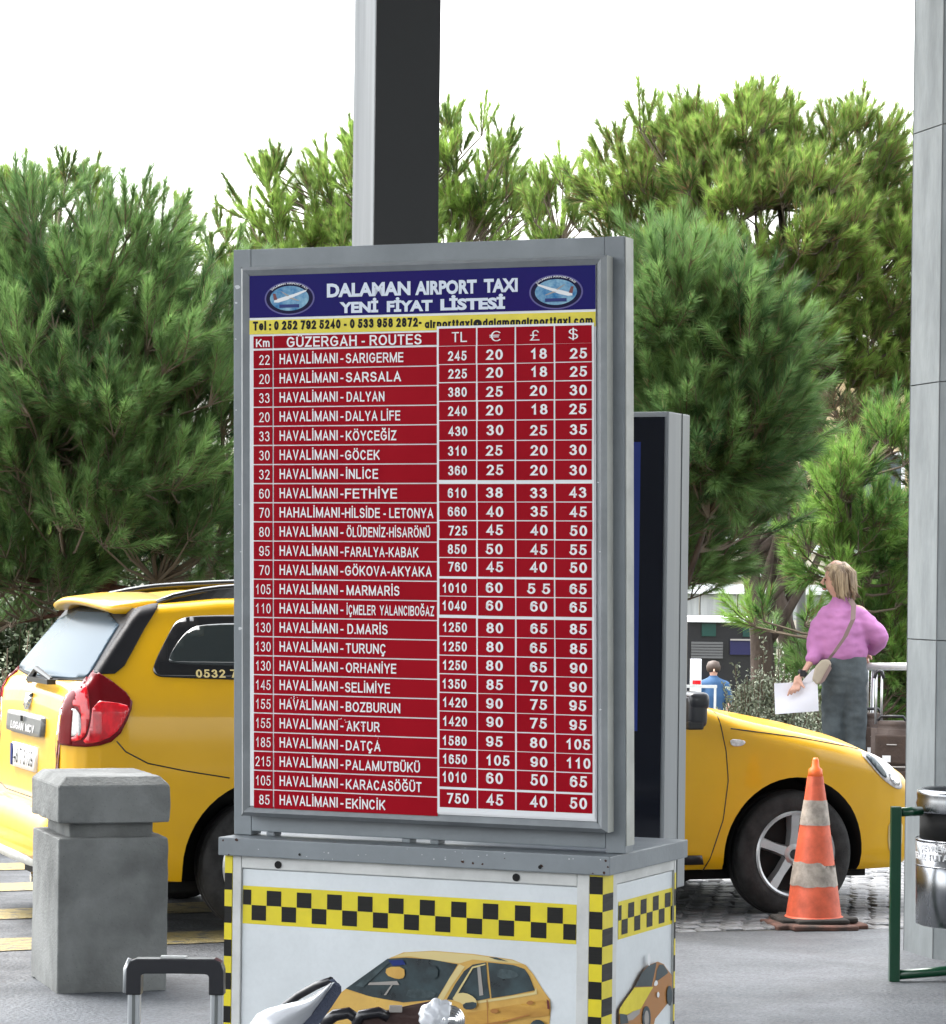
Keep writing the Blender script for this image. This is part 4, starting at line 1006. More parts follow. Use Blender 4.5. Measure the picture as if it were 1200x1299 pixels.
# ---------------------------------------------------------------- unseen roof added for its shade, and dark steel post
pole = empty('steel_post', (at(499, 310, 10).x, 10.12, 0), R(19), 'square post with dark front and silver left side rising behind the board', 'post')
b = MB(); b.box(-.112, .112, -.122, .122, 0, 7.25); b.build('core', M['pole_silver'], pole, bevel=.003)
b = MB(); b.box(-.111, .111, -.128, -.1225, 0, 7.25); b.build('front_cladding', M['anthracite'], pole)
can = empty('shade_canopy', (0, 6, 7.2), R(12), 'flat roof added unseen above the frame, sized for its shade', 'shade_canopy')
b = MB(); b.box(-9, 12, -16, 7.6, .15, .5); b.build('roof_slab', M['shade_canopy'], can)
b = MB()
for k in range(8): b.box(-9 + k * 2.9, -8.8 + k * 2.9, -16, 7.6, .0, .15)
b.build('beams', M['shade_canopy'], can)

tw = empty('terminal_blocker', (0, -15, 0), R(12), 'unseen long frontage added behind the camera to darken reflections', 'building')  # added out of view so the board reflects less bright sky
b = MB(); b.box(-14, 14, 0, .4, 3.4, 6.5); b.build('fascia', M['shade_canopy'], tw)
for k in range(14):
    b = MB(); b.box(-14 + 2 * k, -13.7 + 2 * k, 0, .4, 0, 3.4); b.build('pier', M['concrete_dark'], tw)
    b = MB(); b.box(-13.7 + 2 * k, -12 + 2 * k, .15, .2, 0, 3.4); b.build('window', M['window'], tw)
# ---------------------------------------------------------------- price board on its cabinet
KC = at(774, 1087, 7.5); K = Frame(KC.x, KC.y, -R(23.4)); LZ = KC.z
cab = empty('cabinet', (KC.x, KC.y, 0), -R(23.4), 'white cabinet with yellow and black checker tape and pictures of cars', 'cabinet')
CX0, CX1, CY0, CY1 = -1.083, -.027, .02, .56
b = MB(); b.box(CX0 + .012, CX1 - .012, CY0 + .012, CY1 - .012, .06, LZ - .048); b.build('carcass', M['panel_white'], cab)
b = MB(); b.box(CX0 + .03, CX1 - .03, CY0 + .03, CY1 - .03, 0, .06); b.build('plinth', M['arch'], cab)
# ledge with turned down edges, slightly battered
b = MB(); b.box(-1.095, 0, 0, .579, LZ - .047, LZ)
lo = b.build('ledge', M['frame_grey'], cab, bevel=.0025)
for (px, pyy, rr2) in ((380, 1098, .0035), (685, 1114, .005)):
    x, z = K.on_y(px, pyy - 14, -.001); 
    b = MB(); b.lathe([(rr2, -.0016), (rr2 * .6, -.0004)], 12, 'Y', (x, 0, min(z, LZ - .012))); b.build('screw_hole', M['arch'], lo)
g9 = random.Random(8); b = MB(); b2 = MB()
def fleck(mb, px, py, r, y):
    x, z = K.on_y(px, py, y); pts = [(x + r * g9.uniform(.5, 1.1) * math.cos(a), z + r * g9.uniform(.4, .8) * math.sin(a)) for a in [k * math.pi / 3.5 for k in range(7)]]
    vs, fs = poly_tri(pts); mb.add([(v[0], y, v[1]) for v in vs], [tuple(f) for f in fs])
for px, py, r in ((587, 1093, .006), (600, 1095, .005), (612, 1096, .004), (686, 1099, .007), (768, 1092, .005), (771, 1100, .004), (766, 1107, .006), (752, 1108, .003), (640, 1089, .002), (290, 1084, .003), (300, 1065.5, .006), (283, 1066, .004)): fleck(b, px, py, r, -.0006)
b.build('rust_spots', M['rust'], lo)
for k in range(26): fleck(b2, g9.uniform(290, 765), 1070 + g9.uniform(4, 22) + (0), g9.uniform(.001, .003), -.0005)
b2.build('paint_chips', M['chip'], lo)
XL, _ = K.on_y(295, 1150, CY0); XR, _ = K.on_y(747.5, 1150, CY0)
XPL, _ = K.on_y(305.5, 1150, CY0); XPR, _ = K.on_y(732, 1150, CY0)
ztop = LZ - .047
# profile posts and rails
b = MB(); b.box(XL, XPL, CY0 - .001, CY0 + .02, .06, ztop); b.build('profile', M['alu_white'], cab, bevel=.0015)
b = MB(); b.box(XPR, XR, CY0 - .001, CY0 + .02, .06, ztop); b.build('profile', M['alu_white'], cab, bevel=.0015)
_, zr = K.on_y(310, 1101, CY0)
b = MB(); b.box(XPL + .001, XPR - .001, CY0, CY0 + .02, zr, ztop); rail_o = b.build('rail', M['alu_white'], cab, bevel=.0015)
for px, pyy in ((353, 1097), (655, 1113)):
    x, z = K.on_y(px, pyy, CY0); b = MB(); b.lathe([(.010, -.001), (.010, .0005), (.004, .001)], 18, 'Y', (x, CY0 - .0015, z)); b.build('lock_hole' if px < 500 else 'rivet', M['arch'], rail_o)
fp = box_obj('front_panel', M['panel_white'], cab, XPL + .001, XPR - .001, CY0 + .006, CY0 + .02, .08, zr - .003, bevel=.001)
def flat(name, poly, fn, m, parent):
    vs, fs = poly_tri(poly); b = MB(); b.add([fn(v[0], v[1]) for v in vs], [tuple(f) for f in fs]); return b.build(name, m, parent)
# side
SX = CX1
ys0, _ = K.on_x(777, 1150, SX); ys1, _ = K.on_x(853, 1150, SX)
b = MB(); b.box(SX - .02, SX + .001, ys0, ys0 + .03, .06, ztop); b.build('profile', M['alu_white'], cab, bevel=.0015)
b = MB(); b.box(SX - .02, SX + .001, ys1 + .01, CY1, .06, ztop); b.build('profile', M['alu_white'], cab, bevel=.0015)
b = MB(); b.box(SX - .02, SX, ys0 + .031, ys1 + .009, zr, ztop); b.build('rail', M['alu_white'], cab, bevel=.0015)
sp_ = box_obj('side_panel', M['panel_white'], cab, SX - .02, SX - .005, ys0 + .031, ys1 + .009, .08, zr - .003, bevel=.001)
# corner tapes
def tape(name, fn, z1, sq, first, parent):
    y_ = MB(); k = 0; z = z1
    while z > .08:
        zb = max(.07, z - sq); y_.cur = (k + first) % 2
        a, c = fn
        y_.add([a(z), c(z), c(zb), a(zb)], [(0, 1, 2, 3)]); z = zb; k += 1
    return y_.build(name, [M['yellow_vinyl'], M['black_vinyl']], parent)
TYF = CY0 - .002
b = MB(); b.box(XR + .0005, CX1 + .001, CY0 - .001, CY0 + .02, .06, ztop); b.build('corner_post', M['yellow_vinyl'], cab, bevel=.001)
b = MB(); b.box(CX1 - .02, CX1 + .001, CY0 + .0205, ys0 - .001, .06, ztop); b.build('corner_post', M['yellow_vinyl'], cab)
b = MB(); b.box(CX0 - .001, XL - .0005, CY0 - .001, CY0 + .02, .06, ztop); b.build('corner_post', M['yellow_vinyl'], cab, bevel=.001)
tape('checker_tape', (lambda z: (XR + .001, TYF, z), lambda z: (CX1 + .0015, TYF, z)), ztop - .006, .0435, 1, cab)
tape('checker_tape', (lambda z: (CX1 + .002, TYF, z), lambda z: (CX1 + .002, ys0 - .001, z)), ztop - .006, .0435, 0, cab)
tape('checker_tape', (lambda z: (CX0 - .001, TYF, z), lambda z: (XL - .001, TYF, z)), ztop - .004, .0435, 0, cab)
tape('checker_tape', (lambda z: (CX1 + .002, CY1 - .012, z), lambda z: (CX1 + .002, CY1 - .001, z)), ztop - .04, .0435, 0, cab)
# checker bands
PYF = CY0 + .006
def band(fn, xs_, z0, z1, name, parent):
    b = MB(); mg = .010
    b.cur = 0; b.add([fn(xs_[0], z1, 0), fn(xs_[-1], z1, 0), fn(xs_[-1], z0, 0), fn(xs_[0], z0, 0)], [(0, 1, 2, 3)])
    zm = (z0 + z1) / 2
    for i in range(len(xs_) - 1):
        lo_, hi_ = (zm, z1 - mg) if i % 2 == 0 else (z0 + mg, zm)
        b.cur = 1; b.add([fn(xs_[i] + .0008, hi_, .0006), fn(xs_[i + 1] - .0008, hi_, .0006), fn(xs_[i + 1] - .0008, lo_, .0006), fn(xs_[i] + .0008, lo_, .0006)], [(0, 1, 2, 3)])
    return b.build(name, [M['yellow_vinyl'], M['black_vinyl']], parent)
xa, _ = K.on_y(319.2, 1150, PYF); xb, _ = K.on_y(714.4, 1180, PYF); sqw = (xb - xa) / 20
xl0, zb1 = K.on_y(306, 1123, PYF); _, zb0 = K.on_y(306, 1171, PYF); xr1, _ = K.on_y(731.5, 1180, PYF)
band(lambda x, z, o: (x, PYF - .001 - o, z), [XPL + .003] + [xa + sqw * k for k in range(21)] + [XPR - .003], zb0, zb1, 'checker_band', fp)
yb0, zs1 = K.on_x(784, 1144, SX - .005); _, zs0 = K.on_x(784, 1192, SX - .005); yb1, _ = K.on_x(852.5, 1130, SX - .005)
sw = (yb1 - yb0) / 8.8
band(lambda y, z, o: (SX - .004 + o, y, z), [yb0, yb0 + sw * .5] + [yb0 + sw * (.5 + k) for k in range(1, 9)] + [yb1], zs0, zs1, 'checker_band', sp_)
# printed pictures of cars (flat print on the panels)
lay = [0]
def pf(name, pts, m, it=0, parent=fp, side=False, oy=0, ox=0, sc=1):
    lay[0] += 1; o = .0012 + lay[0] * .0003
    if side: uv = [K.on_x(ox + x * sc, oy + y * sc, SX - .005) for x, y in pts]
    else: uv = [K.on_y(ox + x * sc, oy + y * sc, PYF) for x, y in pts]
    if it: uv = smooth_poly(uv, it)
    return flat(name, uv, (lambda a, z: (SX - .005 + o, a, z)) if side else (lambda a, z: (a, PYF - o, z)), m, parent)
pr = pf('car_print', [(395, 1335), (402, 1310), (414, 1285), (424, 1266), (440, 1253.5), (468, 1235), (495, 1215), (512, 1208), (550, 1206), (600, 1210), (650, 1217), (667, 1224), (677, 1236), (690, 1257), (698, 1268), (699, 1281), (696, 1310), (690, 1335)], M['print_gold'])
def fp_child(*a, **k):
    return pf(*a, **k)
pf('car_print', [(497, 1214), (515, 1208.5), (550, 1206.7), (600, 1211), (650, 1218), (664, 1223), (640, 1221), (600, 1217), (583, 1222), (560, 1219), (520, 1213)], M['print_pale'])
pf('car_print', [(439, 1254), (492, 1216), (515, 1214.5), (548, 1217), (581, 1223), (571, 1240), (554, 1268), (512, 1271.5), (470, 1264)], M['print_dark'])
pf('car_print', [(583, 1223), (590, 1226), (572, 1252), (562, 1269), (555, 1268.5), (571, 1240)], M['print_pale'])
pf('car_print', [(567, 1268), (578, 1248), (589, 1232), (600, 1223.5), (617, 1220.5), (619, 1245), (622, 1266), (608, 1269)], M['print_dark'])
pf('car_print', [(619.5, 1220.5), (652, 1224), (666, 1229), (672, 1238), (679, 1256), (650, 1262), (624, 1266)], M['print_dark'])
pf('car_print', [(606, 1270), (678, 1258.5), (681, 1252), (682, 1261), (640, 1268), (607, 1272.5)], M['print_pale'])
pf('car_print', [(400, 1320), (414, 1290), (428, 1262), (440, 1257), (512, 1273), (552, 1271), (540, 1282), (470, 1290), (430, 1310)], M['print_hood'])
pf('car_print', [(560, 1285), (600, 1284), (690, 1268), (698, 1276), (697, 1288), (640, 1296), (565, 1310)], M['print_low'])
pf('car_print', [(618, 1268), (619.2, 1268), (621, 1312), (619.5, 1312)], M['print_orange'])
pf('car_print', [(606, 1225), (610, 1225), (614, 1262), (609, 1263)], M['zip'])
pf('car_print', [(630, 1228), (655, 1231), (660, 1240), (632, 1242)], M['print_glow'], it=1)
pf('car_print', [(520, 1252), (556, 1258), (550, 1266), (515, 1266)], M['print_glow'], it=1)
pf('car_print', [(452, 1250), (490, 1221), (496, 1220), (462, 1252)], M['print_glow'])
pf('car_print', [(488, 1262), (498, 1248), (500, 1248), (491, 1262)], M['zip'])
pf('car_print', [(578, 1262), (600, 1226), (617, 1222), (617, 1223.5), (601, 1228), (581, 1262)], M['print_pale'])
pf('car_print', [(494, 1218), (512, 1217), (516, 1223), (500, 1225)], M['blue_print'])
pf('car_print', [(492, 1226), (514, 1226), (515, 1240), (505, 1242), (490, 1236)], M['print_gold'], it=1)
pf('car_print', [(470, 1246), (505, 1244), (508, 1249), (468, 1249)], M['zip'])
pf('car_print', [(541, 1225), (558, 1226), (556, 1242), (543, 1240)], M['print_dark'], it=1)
pf('car_print', [(574, 1268), (580, 1260), (592, 1258.5), (604, 1265), (607, 1273), (604, 1279), (592, 1280), (588, 1272)], M['print_pale'], it=1)
pf('car_print', [(588, 1272), (606, 1270), (606, 1277), (601, 1280), (590, 1280)], M['print_dark'], it=1)
pf('car_print', [(622, 1282), (628, 1278), (636, 1282), (628, 1286)], M['print_orange'], it=1)
pf('car_print', [(668, 1272), (674, 1268), (680, 1271), (674, 1275)], M['print_orange'], it=1)
pf('car_print', [(695, 1267), (698, 1269), (699, 1280), (696, 1279)], M['print_tail'])
pf('car_print', [(672, 1310), (674, 1298), (680, 1293), (688, 1293), (695, 1301), (695, 1312)], M['print_dark'], it=1)
pf('car_print', [(606, 1300), (640, 1294), (672, 1286), (673, 1287.5), (640, 1297), (607, 1303)], M['print_orange'])
pf('car_print', [(622, 1213.5), (632, 1214), (646, 1219), (630, 1216.5)], M['print_dark'])
Q = dict(side=True, parent=sp_, ox=560, oy=1180, sc=1 / 3.75)
pf('sedan_print', [(828, 480), (826, 380), (850, 340), (900, 272), (935, 200), (965, 165), (1012, 148), (1040, 160), (1062, 192), (1080, 212), (1080, 270), (1076, 330), (1052, 355), (1000, 420), (985, 480)], M['print_orange'], **Q)
pf('sedan_print', [(828, 400), (830, 372), (850, 340), (900, 272), (990, 268), (960, 320), (930, 372), (860, 402)], M['yellow_vinyl'], **Q)
pf('sedan_print', [(902, 268), (935, 200), (967, 167), (1005, 152), (996, 200), (982, 266)], M['print_dark'], **Q)
pf('sedan_print', [(1000, 238), (1006, 190), (1018, 162), (1036, 162), (1056, 190), (1060, 202), (1012, 238)], M['print_dark'], **Q)
pf('sedan_print', [(990, 262), (996, 240), (1006, 236), (1012, 252), (1004, 264)], M['paper_white'], it=1, **Q)
pf('sedan_print', [(828, 395), (862, 400), (870, 440), (832, 446)], M['print_dark'], **Q)
pf('sedan_print', [(862, 405), (890, 385), (925, 374), (922, 395), (890, 425), (868, 430)], M['zip'], **Q)
pf('sedan_print', ellipse(955, 415, 20, 56, 20), M['print_dark'], **Q)
pf('sedan_print', ellipse(955, 420, 11, 40, 20), M['zip'], **Q)
pf('sedan_print', ellipse(1064, 310, 13, 48, 20), M['print_dark'], **Q)
pf('sedan_print', ellipse(1009, 305, 6, 14, 14), M['paper_white'], **Q)
pf('peeling_sticker', ellipse(965, 138, 7, 30, 14), M['paper_white'], **Q)

# the price board itself
SH = .0145
def shear(o):
    for v in o.data.vertices: v.co.x -= SH * (v.co.z - LZ)
    return o
sgn = empty('price_board', (KC.x, KC.y, 0), -R(23.4), 'grey framed airport taxi price list with red rows under a navy header', 'sign')
FX0, FX1, FZ1 = -1.094, .008, 2.459
FY0, FY1 = .085, .142
fz0 = LZ + .012
def fr_box(name, x0, x1, y0, y1, z0, z1, m, par=sgn, bevel=.0025):
    return shear(box_obj(name, m, par, x0, x1, y0, y1, z0, z1, bevel=bevel))
tx = .052
fr_box('upright', FX0, FX0 + tx, FY0, FY1, LZ + .001, FZ1, M['frame_grey'])
fr_box('upright', FX1 - tx, FX1, FY0, FY1, LZ + .001, FZ1, M['frame_grey'])
fr_box('top_bar', FX0 + tx + .0005, FX1 - tx - .0005, FY0 + .0005, FY1, FZ1 - tx, FZ1 - .0005, M['frame_grey'])
fr_box('bottom_bar', FX0 + tx + .0005, FX1 - tx - .0005, FY0 + .0005, FY1, fz0, fz0 + tx, M['frame_grey'])
fr_box('side_trim', FX1 + .0005, FX1 + .003, FY0 + .004, FY1, LZ + .02, FZ1 - .002, M['case_side'], bevel=0)
for px in (345, 553, 517):
    x, _ = K.on_y(px, 1058, .1); fr_box('foot', x - .012, x + .012, FY0 + .005, FY1 - .01, LZ + .0005, fz0 - .0005, M['frame_grey'])
# protruding case
PY = .032      # poster plane
def ux(px, py, yo=PY):
    x, z = K.on_y(px, py, yo); return x + SH * (z - LZ), z
cx0, cz1 = ux(304, 337); cx1, cz1b = ux(768, 325); _, cz0 = ux(540, 1046)
cz1 = (cz1 + cz1b) / 2
px0, pz1 = ux(316.5, 350); px1, pz1b = ux(755.5, 336.5); _, pz0 = ux(317, 1022); pz1 = (pz1 + pz1b) / 2
b = MB()
yb_ = FY0 - .0005; yf = PY - .002; yr = PY + .004
out = [(cx0, cz0), (cx1, cz0), (cx1, cz1), (cx0, cz1)]; inn = [(px0 - .001, pz0 - .001), (px1 + .001, pz0 - .001), (px1 + .001, pz1 + .001), (px0 - .001, pz1 + .001)]
mid = [((a[0] * .6 + c[0] * .4), (a[1] * .6 + c[1] * .4)) for a, c in zip(out, inn)]
vs = [(x, yb_, z) for x, z in out] + [(x, yr + .006, z) for x, z in out] + [(x, yf - .004, z) for x, z in mid] + [(x, yr, z) for x, z in inn]
fs = [tuple((i, (i + 1) % 4, 4 + (i + 1) % 4, 4 + i)) for i in range(4)] + [(4 + i, 4 + (i + 1) % 4, 8 + (i + 1) % 4, 8 + i) for i in range(4)] + [(8 + i, 8 + (i + 1) % 4, 12 + (i + 1) % 4, 12 + i) for i in range(4)] + [(3, 2, 1, 0)]
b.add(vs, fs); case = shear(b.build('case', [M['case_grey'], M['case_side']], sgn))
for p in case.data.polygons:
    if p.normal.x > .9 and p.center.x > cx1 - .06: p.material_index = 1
    if abs(p.center.y - (yb_ + yr) / 2) > .03: pass
bm_ = MB()
for (a, c) in zip(mid, inn): pass
# mitre seams on the case corners
b = MB()
for a, c in zip(out, inn): b.tube([(a[0], yr + .004, a[1]), (c[0], yr - .002, c[1])], .0016, 4)
shear(b.build('mitre_joint', M['groove'], case))
poster = shear(box_obj('poster', M['paper_white'], sgn, px0, px1, PY + .0005, PY + .01, pz0, pz1, bevel=0))
def pt_(o): return lambda x, z: (x, PY - o, z)
def quad(mb, x0, x1, z0, z1, o): mb.add([(x0, PY - o, z0), (x1, PY - o, z0), (x1, PY - o, z1), (x0, PY - o, z1)], [(0, 1, 2, 3)])
# header banner
_, hb0 = ux(317, 403.5)
b = MB(); quad(b, px0, px1, hb0, pz1, .0005); hb = shear(b.build('header_banner', M['navy'], poster))
_, ys_1 = ux(317, 406.5); _, ys_0 = ux(317, 424.5)
b = MB(); quad(b, px0, px1, ys_0, ys_1, .0007); shear(b.build('phone_strip', M['yellow_vinyl'], poster))
def line(mb, s, xa_px, xb_px, ybase_l, cap_px, o=.0016, bold=.02):
    xa_, za_ = ux(xa_px, ybase_l); _, zc_ = ux(xa_px, ybase_l - cap_px); xb_, _ = ux(xb_px, ybase_l)
    put_text(mb, s, pt_(o), xa_, za_, zc_ - za_, xb_ - xa_, 'L', bold)
# serif-like flared header letters: bold strokes plus small serifs made from the same outline
for w_ in (('DALAMAN', 415, 521, 377.5, 17.5, .044), ('AIRPORT', 527, 605, 374.5, 17.5, .044), ('TAXI', 614, 657, 371.5, 17.5, .044), ('YENİ', 431, 480, 397.5, 14, .05), ('FİYAT', 491, 549, 396, 14, .05), ('LİSTESİ', 559, 641, 394, 14.5, .05)):
    b = MB(); line(b, *w_[:5], bold=w_[5]); shear(b.build('header_lettering', M['letter_pale'], poster))
b = MB()
xa_, za_ = ux(321, 419.5); _, zc_ = ux(321, 408); xb_, _ = ux(535, 419.5)
put_str(b, 'Tel : 0 252 792 5240 - 0 533 958 2872-', lambda x, z, l: (x, PY - .0012 - l, z), xa_, za_, zc_ - za_, xb_ - xa_, 'L', .235)
xa_, za_ = ux(539, 415.5); _, zc_ = ux(539, 405); xb_, _ = ux(752, 409)
put_str(b, 'airporttaxi@dalamanairporttaxi.com', lambda x, z, l: (x, PY - .0012 - l, z), xa_, za_ - .002, (zc_ - za_) * .95, xb_ - xa_, 'L', .225)
shear(b.build('phone_lettering', M['ink'], poster))
# oval emblems with an aeroplane over clouds
def emblem(cxp, cyp, flip):
    ex, ez = ux(cxp, cyp); rx, rz = .0725, .0435
    b = MB(); vs, fs = poly_tri(ellipse(ex, ez, rx, rz, 48)); b.add([(v[0], PY - .0010, v[1]) for v in vs], [tuple(f) for f in fs]); e = shear(b.build('emblem', M['print_lilac'], poster))
    par = poster
    def lay_(pts, o, m, nm='emblem'):
        b = MB(); vs, fs = poly_tri(pts); b.add([(v[0], PY - o, v[1]) for v in vs], [tuple(f) for f in fs]); return shear(b.build(nm, m, par))
    lay_(ellipse(ex, ez, rx * .94, rz * .92, 48), .0014, M['print_ring'])
    lay_(ellipse(ex, ez, rx * .78, rz * .74, 48), .0018, M['print_blue'])
    s = -1 if flip else 1
    T = lambda pts: [(ex + s * x * rx, ez + z * rz) for x, z in pts]
    lay_(T([(-.62, -.22), (-.45, -.24), (-.1, -.10), (.35, .18), (.66, .38), (.70, .47), (.60, .46), (.2, .26), (-.25, .08), (-.6, -.08)]), .0022, M['paper_white'])
    lay_(T([(-.02, .0), (.12, .04), (.42, -.16), (.36, -.18)]), .0024, M['zip'])
    lay_(T([(-.08, .12), (.0, .16), (-.30, .42), (-.36, .44)]), .0024, M['print_pale'] if 0 else M['zip'])
    lay_(T([(-.62, -.10), (-.48, -.06), (-.56, .30), (-.66, .30)]), .0026, M['print_tail'])
    lay_(T([(-.40 * s - .0, -.56), (.40 * s, -.56), (.40 * s, -.36), (-.40 * s, -.36)] if not flip else [(.40, -.56), (-.40, -.56), (-.40, -.36), (.40, -.36)]), .0026, M['blue_print'])
    b = MB()   # lettering bent round the upper rim
    sx_ = text_mesh('DALAMAN AIRPORT TAXI', .02); w = sx_[2]
    vs = []
    for a_, c_ in sx_[0]:
        ang = math.pi * (.80 - .60 * a_ / w); rr2 = 1 + (c_ - .5) * .0
        ca, sa = math.cos(ang), math.sin(ang); k_ = .845 + c_ * .095
        vs.append((ex + rx * k_ * ca, PY - .0022, ez + rz * (k_ + .0) * sa))
    b.add(vs, sx_[1]); shear(b.build('emblem_lettering', M['paper_white'], par))
emblem(367.5, 378.5, False); emblem(705.5, 370.5, True)
b = MB()
for px, py, r in ((310, 364, .009), (308, 384, .005), (307, 430, .003), (308, 797, .008), (309, 640, .003), (765, 612, .003), (306.5, 520, .003), (310, 700, .0025), (764, 900, .004), (766, 700, .003)):
    fleck(b, px, py, r, yf - .0045)
shear(b.build('paint_chips', M['chip'], case))
# rows
routes = [('22', 'SARIGERME', 439, 512, '245', '20', '18', '25', 456, 448), ('20', 'SARSALA', 439, 509, '225', '20', '18', '25', 480, 471), ('33', 'DALYAN', 440, 488, '380', '25', '20', '30', 503, 495),
 ('20', 'DALYA LİFE', 439, 508, '240', '20', '18', '25', 527, 519), ('33', 'KÖYCEĞİZ', 439, 503, '430', '30', '25', '35', 552, 545), ('30', 'GÖCEK', 438, 482, '310', '25', '20', '30', 576, 571),
 ('32', 'İNLİCE', 439, 480, '360', '25', '20', '30', 600, 596), ('60', 'FETHİYE', 438, 504, '610', '38', '33', '43', 625, 625), ('70', 'HİLSİDE - LETONYA', 438, 550, '660', '40', '35', '45', 649, 649),
 ('80', 'ÖLÜDENİZ-HİSARÖNÜ', 440, 546, '725', '45', '40', '50', 673, 673), ('95', 'FARALYA-KABAK', 438, 531, '850', '50', '45', '55', 697, 697), ('70', 'GÖKOVA-AKYAKA', 438, 548, '760', '45', '40', '50', 720, 720),
 ('105', 'MARMARİS', 440, 507, '1010', '60', '5 5', '65', 746, 747), ('110', 'İÇMELER  YALANCIBOĞAZ', 440, 551, '1040', '60', '60', '65', 770, 770), ('130', 'D.MARİS', 441, 492, '1250', '80', '65', '85', 795, 798),
 ('130', 'TURUNÇ', 439, 490, '1250', '80', '65', '85', 819, 823), ('130', 'ORHANİYE', 439, 503, '1250', '80', '65', '90', 843, 847), ('145', 'SELİMİYE', 438, 495, '1350', '85', '70', '90', 868, 871),
 ('155', 'BOZBURUN', 439, 508, '1420', '90', '75', '95', 892, 895), ('155', 'AKTUR', 440, 482, '1420', '90', '75', '95', 916, 919), ('185', 'DATÇA', 439, 483, '1580', '95', '80', '105', 941, 944),
 ('215', 'PALAMUTBÜKÜ', 439, 533, '1650', '105', '90', '110', 965, 968), ('105', 'KARACASÖĞÜT', 439, 535, '1010', '60', '50', '65', 989, 992), ('85', 'EKİNCİK', 439, 489, '750', '45', '40', '50', 1013, 1019)]
xk0, _ = ux(322, 700); xk1, _ = ux(346, 700); xr0, _ = ux(347.5, 700); xr1_, _ = ux(555, 700)
c_px = [(557.5, 604.5), (606.5, 653.5), (655.5, 703), (705, 751.5)]
c_x = [(ux(a, 700)[0], ux(c, 700)[0]) for a, c in c_px]
_, zt0 = ux(335, 443.5); _, zt1 = ux(335, 1025.5); pitch = (zt0 - zt1) / 24
_, zhd = ux(335, 426.5)
capr = .0262
def row(cells, texts, head=False):
    """two printed cells of the left table as one row, four glued price stickers"""
    b = MB()
    for x0, x1, z0, z1, o in cells[:2]: quad(b, x0, x1, z0, z1, o)
    ro = shear(b.build('header_row' if head else 'route_row', M['red'], sgn))
    nl = 2 if head else 4
    for nm9, tt9 in (('distance_lettering', texts[:1]), ('route_lettering', texts[1:nl])):
        b = MB()
        for t in tt9: put_str(b, t[0], lambda x, z, l: (x, PY - .0016 - l, z), t[1], t[2], t[3], t[4], t[5], t[6])
        shear(b.build(nm9, M['letter_white'], ro))
    for c, t in zip(cells[2:], texts[nl:]):
        b = MB(); x0, x1, z0, z1, o = c
        b.box(x0, x1, PY - o, PY - .00195, z0, z1); st_ = shear(b.build('price_sticker', M['red'], sgn))
        b = MB(); put_str(b, t[0], lambda x, z, l: (x, PY - .0034 - l, z), t[1], t[2], t[3], t[4], t[5], t[6])
        shear(b.build('price_lettering', M['letter_white'], st_))
rw2 = random.Random(4)
_, zc1 = ux(728, 413); _, zc0 = ux(728, 435.5)
x_g0, _ = ux(364, 430); x_g1, _ = ux(535, 430); _, zb_ = ux(440, 439)
_, zpt = ux(581, 437.5)
# white backing of the glued price columns, overlapping the phone strip
b = MB(); quad(b, c_x[0][0] - .006, c_x[-1][1] + .006, pz0 + .004, zc1 + .006, .0019); shear(b.build('price_sheet', M['paper_white'], poster))
row([(xk0, xk1, zt0 + .003, zhd, .0010), (xr0, xr1_, zt0 + .003, zhd, .0010)] + [(a, c, zc0, zc1, .0024) for a, c in c_x],
    [('Km', (xk0 + xk1) / 2, zb_ + .002, .021, .040, 'C', .15), ('GÜZERGAH - ROUTES', x_g0, zb_, capr * 1.02, x_g1 - x_g0, 'L', .15), ('TL', sum(c_x[0]) / 2 + .006, zc0 + .009, .0255, .042, 'C', .12),
     ('€', sum(c_x[1]) / 2, zc0 + .009, .026, .034, 'C', .085), ('£', sum(c_x[2]) / 2, zc0 + .009, .026, .026, 'C', .085), ('$', sum(c_x[3]) / 2, zc0 + .010, .026, .026, 'C', .085)], True)
prevz = zc0
zr_list = []
for k, rdat in enumerate(routes): zr_list.append(ux(728, rdat[9])[1])
